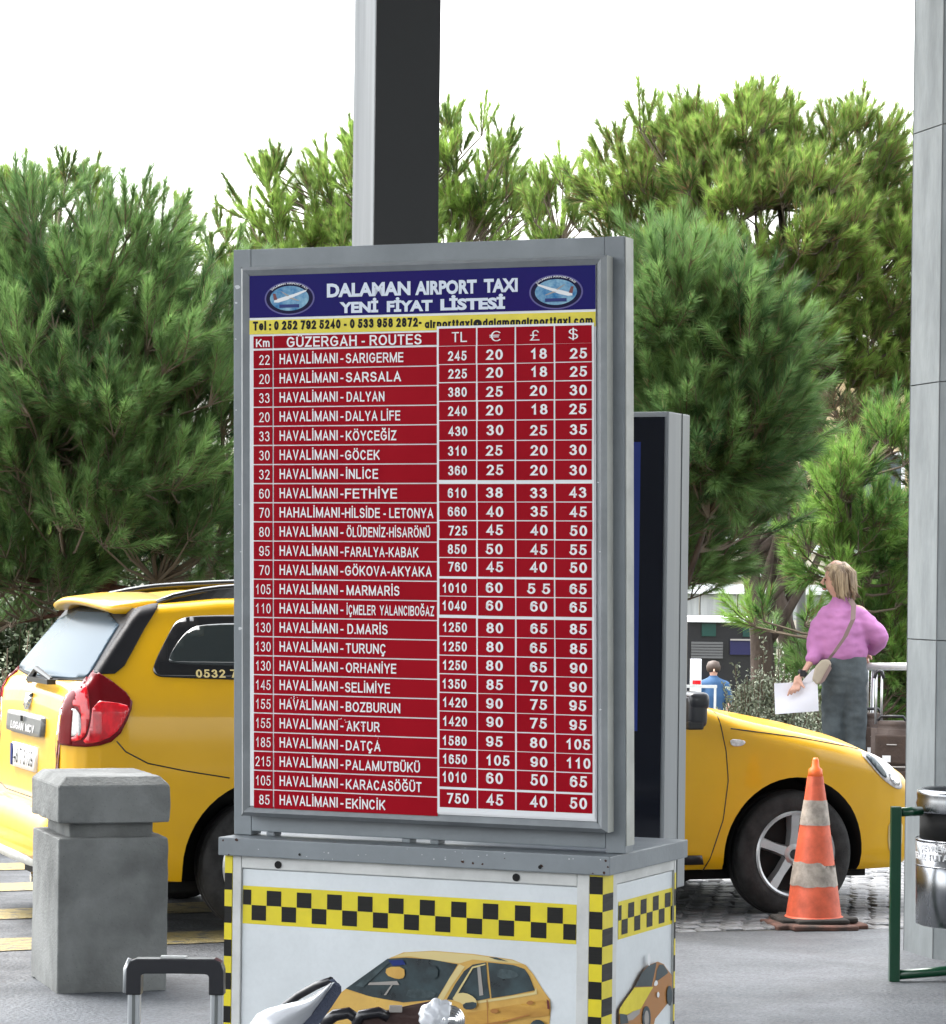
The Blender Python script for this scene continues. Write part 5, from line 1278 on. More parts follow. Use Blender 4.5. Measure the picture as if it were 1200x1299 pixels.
for k, (km, nm_, xa2, xb2, tl, eu, gb, us, yl, yr2) in enumerate(routes):
    z1 = zt0 - pitch * k - .0022; z0 = zt0 - pitch * (k + 1) + .0008
    zc_ = zr_list[k]
    up_ = (zr_list[k - 1] + zc_) / 2 if k else zc_ + pitch / 2
    dn_ = (zr_list[k + 1] + zc_) / 2 if k < 23 else zc_ - pitch / 2
    up_ = min(up_, zc_ + pitch * .53); dn_ = max(dn_, zc_ - pitch * .53)
    gapu = .0042 if k in (7, 12, 14, 23) else .0012
    cells = [(xk0, xk1, z0, z1, .0010), (xr0, xr1_, z0, z1, .0010)]
    for ci, (a, c) in enumerate(c_x):
        j = rw2.uniform(-.0012, .0012); jx = rw2.uniform(-.0008, .0008)
        cells.append((a + jx, c + jx, dn_ + .0012 + j * .4, up_ - gapu + j * .4, .0022 + .0002 * ci))
    zbl = (z0 + z1) / 2 - capr / 2
    xkm1, _ = ux(342, yl); x_h0, _ = ux(355, yl); x_h1, _ = ux(429, yl); xd0, _ = ux(433, yl); xd1, _ = ux(436.5, yl)
    xn0, _ = ux(xa2, yl); xn1, _ = ux(xb2, yl)
    T = [(km, xkm1 + (.001 if len(km) < 3 else .004), zbl - .001, .0255, .031 if len(km) == 2 else .045, 'R', .105),
         ('HAHALİMANI' if k == 8 else 'HAVALİMANI', x_h0, zbl, capr, x_h1 - x_h0 + (.006 if k == 8 else 0), 'L', .15), ('-', xd0 - (.002 if k != 8 else -.001), zbl, capr, (xd1 - xd0) * 1.1, 'L', .14),
         (nm_, xn0, zbl - rw2.uniform(0, .0012), capr * .97, xn1 - xn0, 'L', .15)]
    cp = .0262; w2 = {1: .02, 2: .043, 3: .062, 4: .073}
    xc = [ux(581 if len(tl) == 3 else 577, yr2)[0], ux(628, yr2)[0], ux(684, yr2)[0], ux(734, yr2)[0]]
    zf = zc_ - cp / 2
    for ci, s in enumerate((tl, eu, gb, us)):
        w_ = {'5 5': .062}.get(s, {2: .046, 3: (.052 if ci == 0 else .066), 4: .068}[len(s)])
        if tl == '750' and ci == 0: w_ = .060
        cpp = cp * (1.08 if k in (22, 23) else 1)
        T.append((s, xc[ci] + rw2.uniform(-.001, .001) + (.008 if s == '105' and ci == 1 else 0), zf - rw2.uniform(-.0005, .001), cpp * (.93 if ci == 0 else 1), w_, 'C', .158))
    row(cells, T)

b = MB()
for x0_, y0_, x1_, y1_, n_ in ((430, 911, 466, 924, 16), (372, 884, 388, 892, 9), (478, 932, 482, 950, 4), (470, 728, 473, 733, 2)):
    for k in range(n_):
        t = k / n_; x, z = ux(x0_ + (x1_ - x0_) * t + g9.uniform(-2, 2), y0_ + (y1_ - y0_) * t + g9.uniform(-2, 2)); r = g9.uniform(.0008, .002)
        b.add([(x - r, PY - .0042, z - r * .6), (x + r, PY - .0042, z - r * .4), (x + r * .6, PY - .0042, z + r), (x - r * .7, PY - .0042, z + r * .7)], [(0, 1, 2, 3)])
shear(b.build('scratch_marks', M['letter_white'], sgn))
# totem behind the board
tp = at(842, 1063, 8.75)
tt = empty('display_totem', (tp.x, tp.y, 0), -R(23.4), 'grey advertising totem with dark glass front behind the price board', 'display')
TF = Frame(tp.x, tp.y, -R(23.4))
ztt = at(842, 522, 8.75).z; zt_b = at(866, 1127, 8.85).z
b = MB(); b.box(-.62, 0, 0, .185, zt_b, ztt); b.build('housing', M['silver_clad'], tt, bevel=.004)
b = MB(); b.box(-.605, -.012, -.004, -.0005, zt_b + .015, ztt - .015); b.build('glass_front', M['screen'], tt)
x0_, _ = TF.on_y(780, 800, -.004); x1_, _ = TF.on_y(810, 800, -.004); z1_ = at(806, 560, 8.75).z; z0_ = at(806, 928, 8.75).z
b = MB(); b.add([(x0_ - .3, -.0045, z0_), (x1_, -.0045, z0_), (x1_, -.0045, z1_), (x0_ - .3, -.0045, z1_)], [(0, 1, 2, 3)]); b.build('poster', M['blue_print'], tt)
b = MB(); b.box(.0005, .002, .112, .116, zt_b, ztt); b.build('side_joint', M['groove'], tt)
b = MB(); b.box(-.50, -.12, .03, .15, 0, zt_b); b.build('pedestal', M['frame_grey'], tt)

# ---------------------------------------------------------------- traffic cone
cp_ = gr(1032, 1176)
cone = empty('traffic_cone', cp_, .2, 'worn orange traffic cone with dirty white bands in front of the front wheel', 'traffic cone')
ch = .775
def rad_at(z): return .129 - (.129 - .026) * ((z - .055) / (ch - .055))
def cone_seg(name, z0, z1, m, dr=0, wav=0, seed=0):
    g = random.Random(seed); b = MB(); n = 36; vs = []
    zs = [z0 + (z1 - z0) * k / 8 for k in range(9)]
    for i, z in enumerate(zs):
        for k in range(n):
            a = 2 * math.pi * k / n; zz = z
            if wav and i in (0, 8): zz += wav * noise.noise(Vector((math.cos(a) * 3, math.sin(a) * 3, seed)))
            if wav and i == 8 and math.sin(a) < -.2 and math.cos(a) > .1: zz -= .045 * (wav > .004)
            r = rad_at(zz) + dr + .0025 * noise.noise(Vector((math.cos(a) * 2, math.sin(a) * 2, zz * 6)))
            vs.append((r * math.cos(a), r * math.sin(a), zz))
    b.add(vs, [(i * n + k, i * n + (k + 1) % n, (i + 1) * n + (k + 1) % n, (i + 1) * n + k) for i in range(8) for k in range(n)])
    return b.build(name, m, cone, smooth=True)
cone_seg('cone_body', .055, .70, M['cone'])
b = MB(); b.lathe([(.036, .690), (.031, .732), (.018, .742), (.015, .775), (.009, .785)], 20); b.build('tip', M['cone_tip'], cone, smooth=True)
cone_seg('reflective_band', .475, .59, M['cone_white'], .0022, .003, 3)
cone_seg('reflective_band', .195, .305, M['cone_white'], .0022, .010, 5)
b = MB(); b.lathe([(.13, .055), (.138, .05), (.142, .044)], 24); b.build('collar', M['cone'], cone, smooth=True)
def slab(name, hw, z0, z1, m, seed, hx=1):
    bm = bmesh.new(); bmesh.ops.create_cube(bm, size=1)
    for v in bm.verts: v.co = Vector((v.co.x * 2 * hw * hx, v.co.y * 2 * hw, (z0 + z1) / 2 + v.co.z * (z1 - z0)))
    bmesh.ops.bevel(bm, geom=[e for e in bm.edges if abs(e.verts[0].co.z - e.verts[1].co.z) > .001], offset=.06, segments=4, affect='EDGES')
    bmesh.ops.bevel(bm, geom=bm.edges[:], offset=.006, segments=1, affect='EDGES')
    bmesh.ops.subdivide_edges(bm, edges=bm.edges[:], cuts=3, use_grid_fill=True)
    me = bpy.data.meshes.new(name); bm.to_mesh(me); bm.free(); rough_up(me, .008, 9, seed=seed)
    return link(name, me, m, cone, smooth=True)
slab('base_plate', .205, .001, .028, M['rubber_base'], 1, 1.06); slab('weight_ring', .165, .026, .05, M['rubber_dark'], 4, 1.1)

# ---------------------------------------------------------------- litter bin on a green stand
bc = at(1226, 1100, 12.3); bin_ = empty('litter_bin', (bc.x, 12.3, 0), 0, 'stainless steel litter bin hung in a green tubular stand by the column', 'litter bin')
zof = lambda py: at(1180, py, 12.15).z
BR = .205
zb0_, zb1_ = zof(1178), zof(1006)
b = MB(); b.lathe([(BR * .92, zb0_), (BR * .985, zb0_ + .006), (BR * 1.0, zof(1068))], 64); b.build('bucket', M['steel'], bin_, smooth=True)
b = MB(); b.lathe([(BR * .93, zof(1067)), (BR * .93, zof(1032))], 48); b.build('opening', M['arch'], bin_, smooth=True)
b = MB(); b.lathe([(BR * .98, zof(1033)), (BR * 1.0, zof(1031)), (BR * .985, zof(1027)), (BR * 1.005, zof(1022)), (BR * .98, zof(1017)), (BR * .99, zof(1011)), (BR * .985, zb1_), (BR * .9, zb1_ + .008), (BR * .8, zb1_ + .002), (BR * .78, zb1_ - .02), (.02, zb1_ - .03)], 64); b.build('lid', M['steel'], bin_, smooth=True)
b = MB(); b.lathe([(BR * 1.004, zof(1070)), (BR * 1.012, zof(1068.5)), (BR * 1.004, zof(1067))], 64, closed=True); b.build('rim_bead', M['steel'], bin_, smooth=True)
b = MB(); b.lathe([(BR * 1.0, zof(1102)), (BR * 1.004, zof(1101)), (BR * 1.0, zof(1100))], 64, closed=True); b.build('rim_bead', M['steel'], bin_, smooth=True)
for s, py in (('ÇEVREMİZİ', 1081), ('TEMİZ TUTALIM', 1092.5)):
    b = MB(); w = {'ÇEVREMİZİ': .20, 'TEMİZ TUTALIM': .29}[s]
    st_ = {'ÇEVREMİZİ': -1.28, 'TEMİZ TUTALIM': -1.62}[s]
    cap = zof(py - 8.5) - zof(py)
    put_str(b, s, lambda a, z, l: ((BR * 1.006 + l) * math.sin(a / BR + st_), -(BR * 1.006 + l) * math.cos(a / BR + st_), z), 0, zof(py), cap, w, 'L', .21)
    b.build('lettering', M['paper_white'], bin_)
g0 = gr(1134, 1246); gz = at(1134, 1023, g0.y).z
sq = .021
def sq_tube(mb, a, c, h=sq):
    a = Vector(a); c = Vector(c); d = (c - a).normalized(); u = d.cross(Vector((0, 1, 0))).normalized(); v = d.cross(u)
    pts = [u * h + v * h, u * h - v * h, -u * h - v * h, -u * h + v * h]
    mb.add([a + p for p in pts] + [c + p for p in pts], [(0, 1, 5, 4), (1, 2, 6, 5), (2, 3, 7, 6), (3, 0, 4, 7), (3, 2, 1, 0), (4, 5, 6, 7)])
gx = g0.x - bc.x; gy = g0.y - 12.3
b = MB(); sq_tube(b, (gx, gy, .002), (gx, gy, gz)); b.build('stand_upright', M['green_tube'], bin_, bevel=.005)
b = MB(); sq_tube(b, (-gx + .02, gy + .1, .002), (-gx + .02, gy + .1, gz)); b.build('stand_upright', M['green_tube'], bin_, bevel=.005)
b = MB(); b.tube([(gx + .02, gy, gz - .022), (-BR + .005, gy + .06, gz - .022)], .019, 10); b.build('pivot_arm', M['green_tube'], bin_, smooth=True)
b = MB(); b.tube([(-gx, gy + .1, gz - .022), (BR - .005, gy + .06, gz - .022)], .019, 10); b.build('pivot_arm', M['green_tube'], bin_, smooth=True)
b = MB(); b.tube([(gx + .02, gy, .03), (-.08, gy + .03, .045), (.1, gy + .05, .045), (-gx + .02, gy + .1, .03)], .02, 8); b.build('stand_base_bar', M['green_tube'], bin_, smooth=True)

# ---------------------------------------------------------------- luggage
def telescopic(par, x, y, z0, z1, w, m='handle_alu', grip='handle_black', r=.008):
    b = MB()
    for s in (-1, 1): b.tube([(x + s * w / 2, y, z0), (x + s * w / 2, y, z1)], r, 8)
    b.build('handle_tubes', M[m], par, smooth=True)
    b = MB(); b.tube([(x - w / 2 - .01, y, z1 - .03), (x - w / 2, y, z1 + .012), (x, y, z1 + .018), (x + w / 2, y, z1 + .012), (x + w / 2 + .01, y, z1 - .03)], r * 1.5, 8); b.build('grip', M[grip], par, smooth=True)
def suitcase(label, loc, rz, w, d, h, hz, hw2, hx=0):
    s = empty('suitcase', loc, rz, label, 'suitcase', 'brown suitcases behind the bonnet')
    bm = bmesh.new(); bmesh.ops.create_cube(bm, size=1)
    for v in bm.verts: v.co = Vector((v.co.x * w, v.co.y * d, h / 2 + .045 + v.co.z * h))
    bmesh.ops.bevel(bm, geom=bm.edges[:], offset=.045, segments=4, affect='EDGES')
    me = bpy.data.meshes.new('shell'); bm.to_mesh(me); bm.free(); rough_up(me, .008, 5); link('shell', me, M['brown_case'], s, smooth=True)
    box_obj('pocket', M['brown_case'], s, -w * .40, w * .40, -d / 2 - .022, -d / 2 + .005, h * .08, h * .62, bevel=.015)
    box_obj('pocket', M['brown_case'], s, -w * .40, w * .40, -d / 2 - .018, -d / 2 + .005, h * .68, h * .95, bevel=.012)
    b = MB(); b.tube([(-w * .38, -d / 2 - .02, h * .655), (w * .38, -d / 2 - .02, h * .655)], .005, 5); b.build('zip', M['zip'], s)
    b = MB(); b.tube([(-w * .12, -d / 2 - .022, h * .86), (w * .12, -d / 2 - .022, h * .86)], .004, 5); b.build('zip', M['zip'], s)
    box_obj('name_tag', M['paper_white'], s, -w * .22, -w * .02, -d / 2 - .03, -d / 2 - .024, h * .70, h * .76, bevel=0)
    b = MB(); b.tube([(-.09, 0, h + .045), (-.07, 0, h + .075), (.07, 0, h + .075), (.09, 0, h + .045)], .011, 6); b.build('carry_handle', M['handle_black'], s, smooth=True)
    for sx in (-1, 1):
        for sy2 in (-1, 1):
            b = MB(); b.lathe([(.024, -.012), (.024, .012)], 14, 'X', (sx * w * .38, sy2 * d * .32, .024)); b.build('castor', M['arch'], s, smooth=True)
    telescopic(s, hx, d / 2 - .03, h + .02, hz, hw2, m='tube_alu')
    return s
suitcase('brown fabric suitcase with white tag, nearest the concrete column', (at(1131, 950, 19.2).x, 19.2, 0), R(-8), .26, .30, .68, 1.02, .035, -.085)
suitcase('brown suitcase half hidden behind the leg of the woman', (at(1100, 950, 19.85).x, 19.85, 0), R(8), .22, .30, .70, 1.16, .062)
tr_ = empty('luggage_trolley', (at(1140, 900, 19.9).x, 19.9, 0), 0, 'luggage trolley with a white push bar behind the brown suitcases', 'trolley')
zb = at(1130, 846, 19.9).z
b = MB(); b.tube([(at(1099, 846, 19.9).x - tr_.location.x, 0, zb), (.45, 0, zb + .01)], .026, 10); b.build('push_bar', M['wall_white'], tr_, smooth=True)
b = MB(); b.tube([(-.19, 0, .12), (-.17, 0, zb)], .012, 8); b.tube([(.38, 0, .12), (.38, 0, zb)], .012, 8); b.build('uprights', M['tube_alu'], tr_, smooth=True)
b = MB(); b.box(-.2, .4, -.05, .7, .10, .125); b.build('deck', M['tube_alu'], tr_)
for x, y in ((-.15, .05), (.35, .05), (.1, .65)):
    b = MB(); b.lathe([(.05, -.015), (.05, .015)], 16, 'X', (x, y, .052)); b.build('wheel', M['arch'], tr_, smooth=True)

# ---------------------------------------------------------------- people
def skin_obj(name, verts, edges, radii, m, parent, sub=2, root=0, amp=0, k=1.0, flat=1.0, vox=.012, it=8):
    """one continuous surface grown round tapered limbs"""
    b = MB()
    for a, c in edges:
        g_ = lambda r: sum(r) / 2 if isinstance(r, tuple) else r
        A_, C_ = Vector(verts[a]), Vector(verts[c]); ra, rc = g_(radii[a]) * k, g_(radii[c]) * k
        pts = []; rs = []
        d = (C_ - A_); L = max(d.length, 1e-5); u = d / L
        for t in range(-4, 1): pts.append(A_ + u * ra * math.sin(t / 4 * math.pi / 2)); rs.append(max(.002, ra * math.cos(t / 4 * math.pi / 2)))
        for t in (.25, .5, .75): pts.append(A_.lerp(C_, t)); rs.append(ra + (rc - ra) * t)
        for t in range(0, 5): pts.append(C_ + u * rc * math.sin(t / 4 * math.pi / 2)); rs.append(max(.002, rc * math.cos(t / 4 * math.pi / 2)))
        b.tube(pts, rs, 16)
    me = b.mesh(name)
    o = bpy.data.objects.new('tmp', me); COL.objects.link(o)
    rmod = o.modifiers.new('r', 'REMESH'); rmod.mode = 'VOXEL'; rmod.voxel_size = vox
    sm_ = o.modifiers.new('s', 'SMOOTH'); sm_.factor = .5; sm_.iterations = it
    dg = bpy.context.evaluated_depsgraph_get(); dg.update()
    nm2 = bpy.data.meshes.new_from_object(o.evaluated_get(dg)); bpy.data.objects.remove(o)
    nm2.materials.clear()
    if flat != 1:
        for v in nm2.vertices: v.co.y *= flat
    if amp:
        for v in nm2.vertices:
            f = noise.noise(Vector((v.co.x * 9, v.co.y * 9, v.co.z * 22))) + .6 * noise.noise(Vector((v.co.x * 24, v.co.y * 24, v.co.z * 40 + 7)))
            v.co += v.normal * f * amp
    return link(name, nm2, m, parent, smooth=True)
def chain(V, E_, R_, pts, start=None):
    prev = start
    for p, r in pts:
        V.append(p); R_.append(r)
        if prev is not None: E_.append((prev, len(V) - 1))
        prev = len(V) - 1
    return prev
WD = 19.7
wo = at(1066, 850, WD).x
woman = empty('person', (wo, WD, 0), 0, 'woman in a pink sweatshirt and grey jeans holding white papers', 'person')
def wp_(px, py, y=0):  # photo position -> woman's local coordinates at depth offset y
    p = at(px, py, WD + y); return (p.x - wo, y, p.z)
# body: one continuous skin
V, E_, R_ = [], [], []
pel = chain(V, E_, R_, [(wp_(1070, 852), .115)])
ch_ = chain(V, E_, R_, [(wp_(1069, 830), .105), (wp_(1068, 800), .12), (wp_(1068, 779), .115), (wp_(1068, 766, -.01), .055), (wp_(1066, 757, -.02), .048)], pel)
chain(V, E_, R_, [(wp_(1062, 750, -.02), .062), (wp_(1060, 741, -.02), .085), (wp_(1060, 731, -.02), .092), (wp_(1061, 722, -.02), .075), (wp_(1061, 717, -.02), .045)], ch_)
la = chain(V, E_, R_, [(wp_(1048, 776), .055), (wp_(1040, 800, .02), .048), (wp_(1037, 822, .0), .040), (wp_(1028, 840, -.06), .033), (wp_(1019, 853, -.10), .024), (wp_(1014, 860, -.12), .026), (wp_(1010, 866, -.13), .024)], ch_ - 2)
chain(V, E_, R_, [(wp_(1090, 776), .055), (wp_(1108, 793, -.03), .048), (wp_(1120, 808, -.02), .040), (wp_(1110, 820, .08), .032), (wp_(1101, 828, .16), .024), (wp_(1098, 832, .2), .026)], ch_ - 2)
for s, kx, fx in ((-1, 1056, 1052), (1, 1086, 1089)):
    chain(V, E_, R_, [(wp_(1070 + s * 12, 868), .092), (wp_(kx, 905, -.01), .075), (wp_(kx, 955, -.02), .055), (wp_(kx, 985, .02), .052), (wp_(fx, 1035, .02), .036), (wp_(fx, 1044, -.02), .034), (wp_(fx - 5, 1048, -.10), .026)], pel)
R_ = [r * .8 if (v[2] < wp_(0, 872)[2]) else r for r, v in zip(R_, V)]
skin_obj('body', V, E_, R_, M['skin'], woman, k=.80)
# nose, eyes, mouth, ear as one small face set on the head (profile to the left)
b = MB(); hc = Vector(wp_(1060, 738, -.02))
b.tube([hc + Vector((-.070, .0, .025)), hc + Vector((-.090, 0, -.008)), hc + Vector((-.074, 0, -.018))], [.008, .012, .009], 6)
b.build('nose', M['skin'], woman, smooth=True)
b = MB(); b.tube([hc + Vector((-.068, -.03, -.050)), hc + Vector((-.080, 0, -.048)), hc + Vector((-.068, .03, -.050))], .007, 6); b.build('mouth', M['skin_dark'], woman, smooth=True)
for s in (-1, 1):
    b = MB(); b.lathe([(.002, -.006), (.008, 0), (.002, .006)], 10, 'X', hc + Vector((-.072, s * .034, .012))); b.build('eye', M['ink'], woman, smooth=True)
# fingers of the left hand curling over the papers
V, E_, R_ = [], [], []
hb_ = chain(V, E_, R_, [(wp_(1012, 862, -.125), .026)])
for k, (dx, dz, L1) in enumerate(((-6, 10, 1), (-2, 9, 1), (2, 8, .95), (6, 7, .85))):
    chain(V, E_, R_, [(wp_(1010 + dx * .5, 866 + dz * .4, -.14), .0095), (wp_(1008 + dx, 868 + dz * .8, -.155), .009), (wp_(1006 + dx * 1.1, 868 + dz * 1.4 * L1, -.15), .007)], hb_)
chain(V, E_, R_, [(wp_(1017, 868, -.15), .010), (wp_(1020, 872, -.165), .008)], hb_)
skin_obj('hand', V, E_, R_, M['skin'], woman, vox=.0045, it=3)
V, E_, R_ = [], [], []
hb_ = chain(V, E_, R_, [(wp_(1099, 831, .19), .028)])
for k in range(4): chain(V, E_, R_, [(wp_(1096 + k * 1.5, 834, .21), .010), (wp_(1096 + k * 1.5, 838, .20), .009), (wp_(1097 + k * 1.5, 840, .175), .008)], hb_)
chain(V, E_, R_, [(wp_(1104, 833, .17), .010), (wp_(1105, 836, .16), .008)], hb_)
skin_obj('hand', V, E_, R_, M['skin'], woman, vox=.0045, it=3)
# sweatshirt
V, E_, R_ = [], [], []
chain(V, E_, R_, [(wp_(1059, 824), .098), (wp_(1058, 800), .100), (wp_(1058, 783), .080), (wp_(1066, 771, -.01), .076), (wp_(1066, 764, -.012), .062)])
chain(V, E_, R_, [(wp_(1069, 822, -.01), .112), (wp_(1068, 796, -.015), .118), (wp_(1068, 781, -.015), .102), (wp_(1067, 771, -.015), .078)])
E_.append((8, 4))
chain(V, E_, R_, [(wp_(1080, 825), .098), (wp_(1079, 800), .100), (wp_(1078, 783), .080)])
E_ += [(9, 5), (5, 0), (10, 6), (6, 1), (11, 7), (7, 2), (11, 3)]
chain(V, E_, R_, [(wp_(1050, 781), .066), (wp_(1042, 797, .01), .070), (wp_(1037, 812, .01), .070), (wp_(1036, 826, -.01), .060), (wp_(1033, 832, -.04), .048), (wp_(1031, 835, -.055), .046)], 2)
chain(V, E_, R_, [(wp_(1086, 781), .066), (wp_(1100, 793, -.02), .066), (wp_(1115, 806, -.02), .062), (wp_(1113, 815, .05), .052), (wp_(1106, 823, .12), .044)], 11)
skin_obj('sweatshirt', V, E_, R_, M['pink'], woman, 3, amp=.009, k=1.08, flat=.95, it=12)
# jeans
V, E_, R_ = [], [], []
p0 = chain(V, E_, R_, [(wp_(1071, 836), .10)])
for sx9 in (-8, 8):
    chain(V, E_, R_, [(wp_(1071 + sx9, 838), .098), (wp_(1071 + sx9, 860, .01), .112)], p0)
for s, kx, fx in ((-1, 1056, 1052), (1, 1086, 1089)):
    chain(V, E_, R_, [(wp_(1071 + s * 10, 872), .092), (wp_(kx, 905, -.01 * s - .01), .072), (wp_(kx, 935, -.01), .062), (wp_(kx, 965, .0), .062), (wp_(fx, 1010, .02), .064), (wp_(fx, 1040, .02), .066)], p0)
skin_obj('jeans', V, E_, R_, M['denim'], woman, 3, root=2, amp=.006, k=1.06, flat=.95, it=12)
for fx in (1055, 1087):
    q = Vector(wp_(fx, 1046)); b = MB(); b.tube([(q.x + .03, .07, .04), (q.x, 0, .05), (q.x - .06, -.10, .04), (q.x - .09, -.16, .03)], [.035, .045, .042, .025], 10); b.build('shoe', M['shoe'], woman, smooth=True)
# hair: a bob of many locks
b = MB(); g = random.Random(5); hc2 = Vector(wp_(1062, 731, -.01))
bm = bmesh.new(); bmesh.ops.create_icosphere(bm, subdivisions=3, radius=1)
for v in bm.verts:
    c = v.co; x, y, z = c.x * .106, c.y * .098, c.z * .100
    if z < 0 and x > -.03: x = x * (1 + z * 1.6) + .014; z *= 1.75
    if x < -.04 and z < .03: x = -.04 + (x + .04) * .12
    v.co = hc2 + Vector((x, y, z)) + Vector(noise.noise_vector(Vector((c.x * 5, c.y * 5, c.z * 1.2)))) * .012
me = bpy.data.meshes.new('hair'); bm.to_mesh(me); bm.free(); hair = link('hair', me, M['hair'], woman, smooth=True)
for k in range(90):
    a = g.uniform(-2.2, 2.2); st_p = hc2 + Vector((math.cos(a) * .05 - .005, math.sin(a) * .06, .094 - .02 * abs(math.sin(a))))
    m1 = hc2 + Vector((math.cos(a) * .112 + .004, math.sin(a) * .102, .01 + g.uniform(-.01, .02)))
    ln = g.uniform(.07, .155); e1 = hc2 + Vector((math.cos(a) * .108 + .016, math.sin(a) * .098, -ln * .75)); e2 = hc2 + Vector((math.cos(a + .1) * (.10 + g.uniform(-.015, .04)) + .02, math.sin(a) * .09, -ln - g.uniform(0, .02)))
    if math.cos(a) < -.35: e1.z = hc2.z - .01; e2 = e1 + Vector((-.004, 0, -.02))
    b.tube([st_p, m1, e1, e2], [.006, .010, .008, .002], 5, caps=False)
b.build('hair_locks', M['hair'], woman, smooth=True)
# strap and bag, watch, papers
b = MB(); pts = [Vector(wp_(1078, 760, -.08)), Vector(wp_(1083, 768, -.13)), Vector(wp_(1082, 786, -.185)), Vector(wp_(1072, 808, -.19)), Vector(wp_(1058, 828, -.19)), Vector(wp_(1050, 838, -.17))]
vs = []
for p in pts: vs += [p + Vector((-.016, 0, -.006)), p + Vector((.016, 0, .006)), p + Vector((.016, .006, .006)), p + Vector((-.016, .006, -.006))]
fs = []
for i in range(len(pts) - 1):
    for k in range(4): fs.append((i * 4 + k, i * 4 + (k + 1) % 4, (i + 1) * 4 + (k + 1) % 4, (i + 1) * 4 + k))
b.add(vs, fs + [(0, 1, 2, 3), (20, 21, 22, 23)])
hbag = empty('shoulder_bag', (wo, WD, 0), 0, 'beige shoulder bag hanging from a taupe strap across the back of the woman', 'bag')
b.build('strap', M['strap'], hbag)
def prism(mb, poly, y0, y1):
    n_ = len(poly); P0 = [wp_(x, y, y0) for x, y in poly]; P1 = [wp_(x, y, y1) for x, y in poly]
    mb.add(P0 + P1, [tuple(range(n_))[::-1], tuple(range(n_, 2 * n_))] + [(k, (k + 1) % n_, n_ + (k + 1) % n_, n_ + k) for k in range(n_)])
b = MB(); prism(b, [(1051, 836), (1055, 842), (1050, 855), (1042, 866), (1036, 869), (1030, 862), (1034, 846), (1042, 837)], -.18, -.10); b.build('bag_body', M['bag'], hbag, bevel=.012)
b = MB(); prism(b, [(1053, 842), (1055, 848), (1046, 864), (1039, 869), (1044, 858)], -.19, -.18); b.build('flap', M['strap'], hbag)
b = MB(); w0 = Vector(wp_(1019, 852, -.10)); w1 = Vector(wp_(1017, 856, -.105)); b.tube([w0, w1], .031, 14); b.box(w0.x - .025, w0.x + .012, w0.y - .035, w0.y - .02, w0.z - .03, w0.z + .01); b.build('wristwatch', M['handle_black'], woman, smooth=False)
pap = empty('paper_sheets', (wo, WD, 0), 0, 'white papers in a clear sleeve held in the hand of the woman', 'papers')
b = MB(); nx, nz = 8, 6; vs = []
for j in range(nz + 1):
    for i in range(nx + 1):
        u, v = i / nx, j / nz
        pxx = 982 + 55 * u + (v * 1.5); pyy = (867 - 3 * u) * (1 - v) + (906 - 4 * u) * v
        vs.append(wp_(pxx, pyy, -.14 + .012 * math.sin(u * 3) + .01 * math.sin(v * 4 + u * 3)))
fs = [(j * (nx + 1) + i, j * (nx + 1) + i + 1, (j + 1) * (nx + 1) + i + 1, (j + 1) * (nx + 1) + i) for j in range(nz) for i in range(nx)]
b.add(vs, fs); b.add([(x, y + .004, z) for x, y, z in vs], fs); b.build('sheet', M['paper'], pap, smooth=True)
b = MB(); prism(b, [(1041, 842), (1040, 856), (1028, 866), (1016, 866), (1030, 850)], -.13, -.125); b.build('sheet', M['paper'], pap)

MD = 45.0
man = empty('person', (at(905, 860, MD).x, MD, -1.4), 0, 'small distant man in a dark blue shirt in front of the dark kiosk', 'person')
mz = at(905, 840, MD).z + 1.4
V, E_, R_ = [], [], []
q0 = chain(V, E_, R_, [((0, 0, mz - .75), .13)])
q1 = chain(V, E_, R_, [((0, 0, mz - .5), .14), ((0, 0, mz - .32), .12), ((0, 0, mz - .24), .05), ((0, 0, mz - .17), .07), ((0, 0, mz - .1), .088), ((0, 0, mz - .03), .06)], q0)
for s in (-1, 1):
    chain(V, E_, R_, [((s * .17, 0, mz - .33), .06), ((s * .23, -.02, mz - .58), .045), ((s * .2, -.12, mz - .8), .035), ((s * .18, -.2, mz - .85), .03)], 2)
    chain(V, E_, R_, [((s * .09, 0, mz - .9), .09), ((s * .1, 0, .5), .06), ((s * .1, 0, .08), .04), ((s * .11, -.12, .04), .035)], q0)
skin_obj('body', V, E_, R_, M['skin'], man, k=.84)
V, E_, R_ = [], [], []
q0 = chain(V, E_, R_, [((0, 0, mz - .72), (.16, .13)), ((0, 0, mz - .5), (.17, .14)), ((0, 0, mz - .34), (.14, .12)), ((0, 0, mz - .25), (.07, .07))])
for s in (-1, 1): chain(V, E_, R_, [((s * .17, 0, mz - .35), .075), ((s * .23, -.02, mz - .56), .06)], 2)
skin_obj('shirt', V, E_, R_, M['blue_shirt'], man, k=1.1)
V, E_, R_ = [], [], []
q0 = chain(V, E_, R_, [((0, 0, mz - .8), (.15, .12))])
for s in (-1, 1): chain(V, E_, R_, [((s * .09, 0, mz - .95), .10), ((s * .1, 0, .5), .08), ((s * .1, 0, .1), .07)], q0)
skin_obj('trousers', V, E_, R_, M['denim'], man)
b = MB(); b.lathe([(.02, .115), (.08, .095), (.108, .03), (.102, -.03), (.08, -.06)], 16, 'Z', (0, .022, mz - .09)); b.build('hair', M['hair_dark'], man, smooth=True)
b = MB(); b.tube([(0, -.085, mz - .10), (0, -.11, mz - .135), (0, -.09, mz - .145)], [.008, .016, .01], 6); b.build('nose', M['skin'], man, smooth=True)

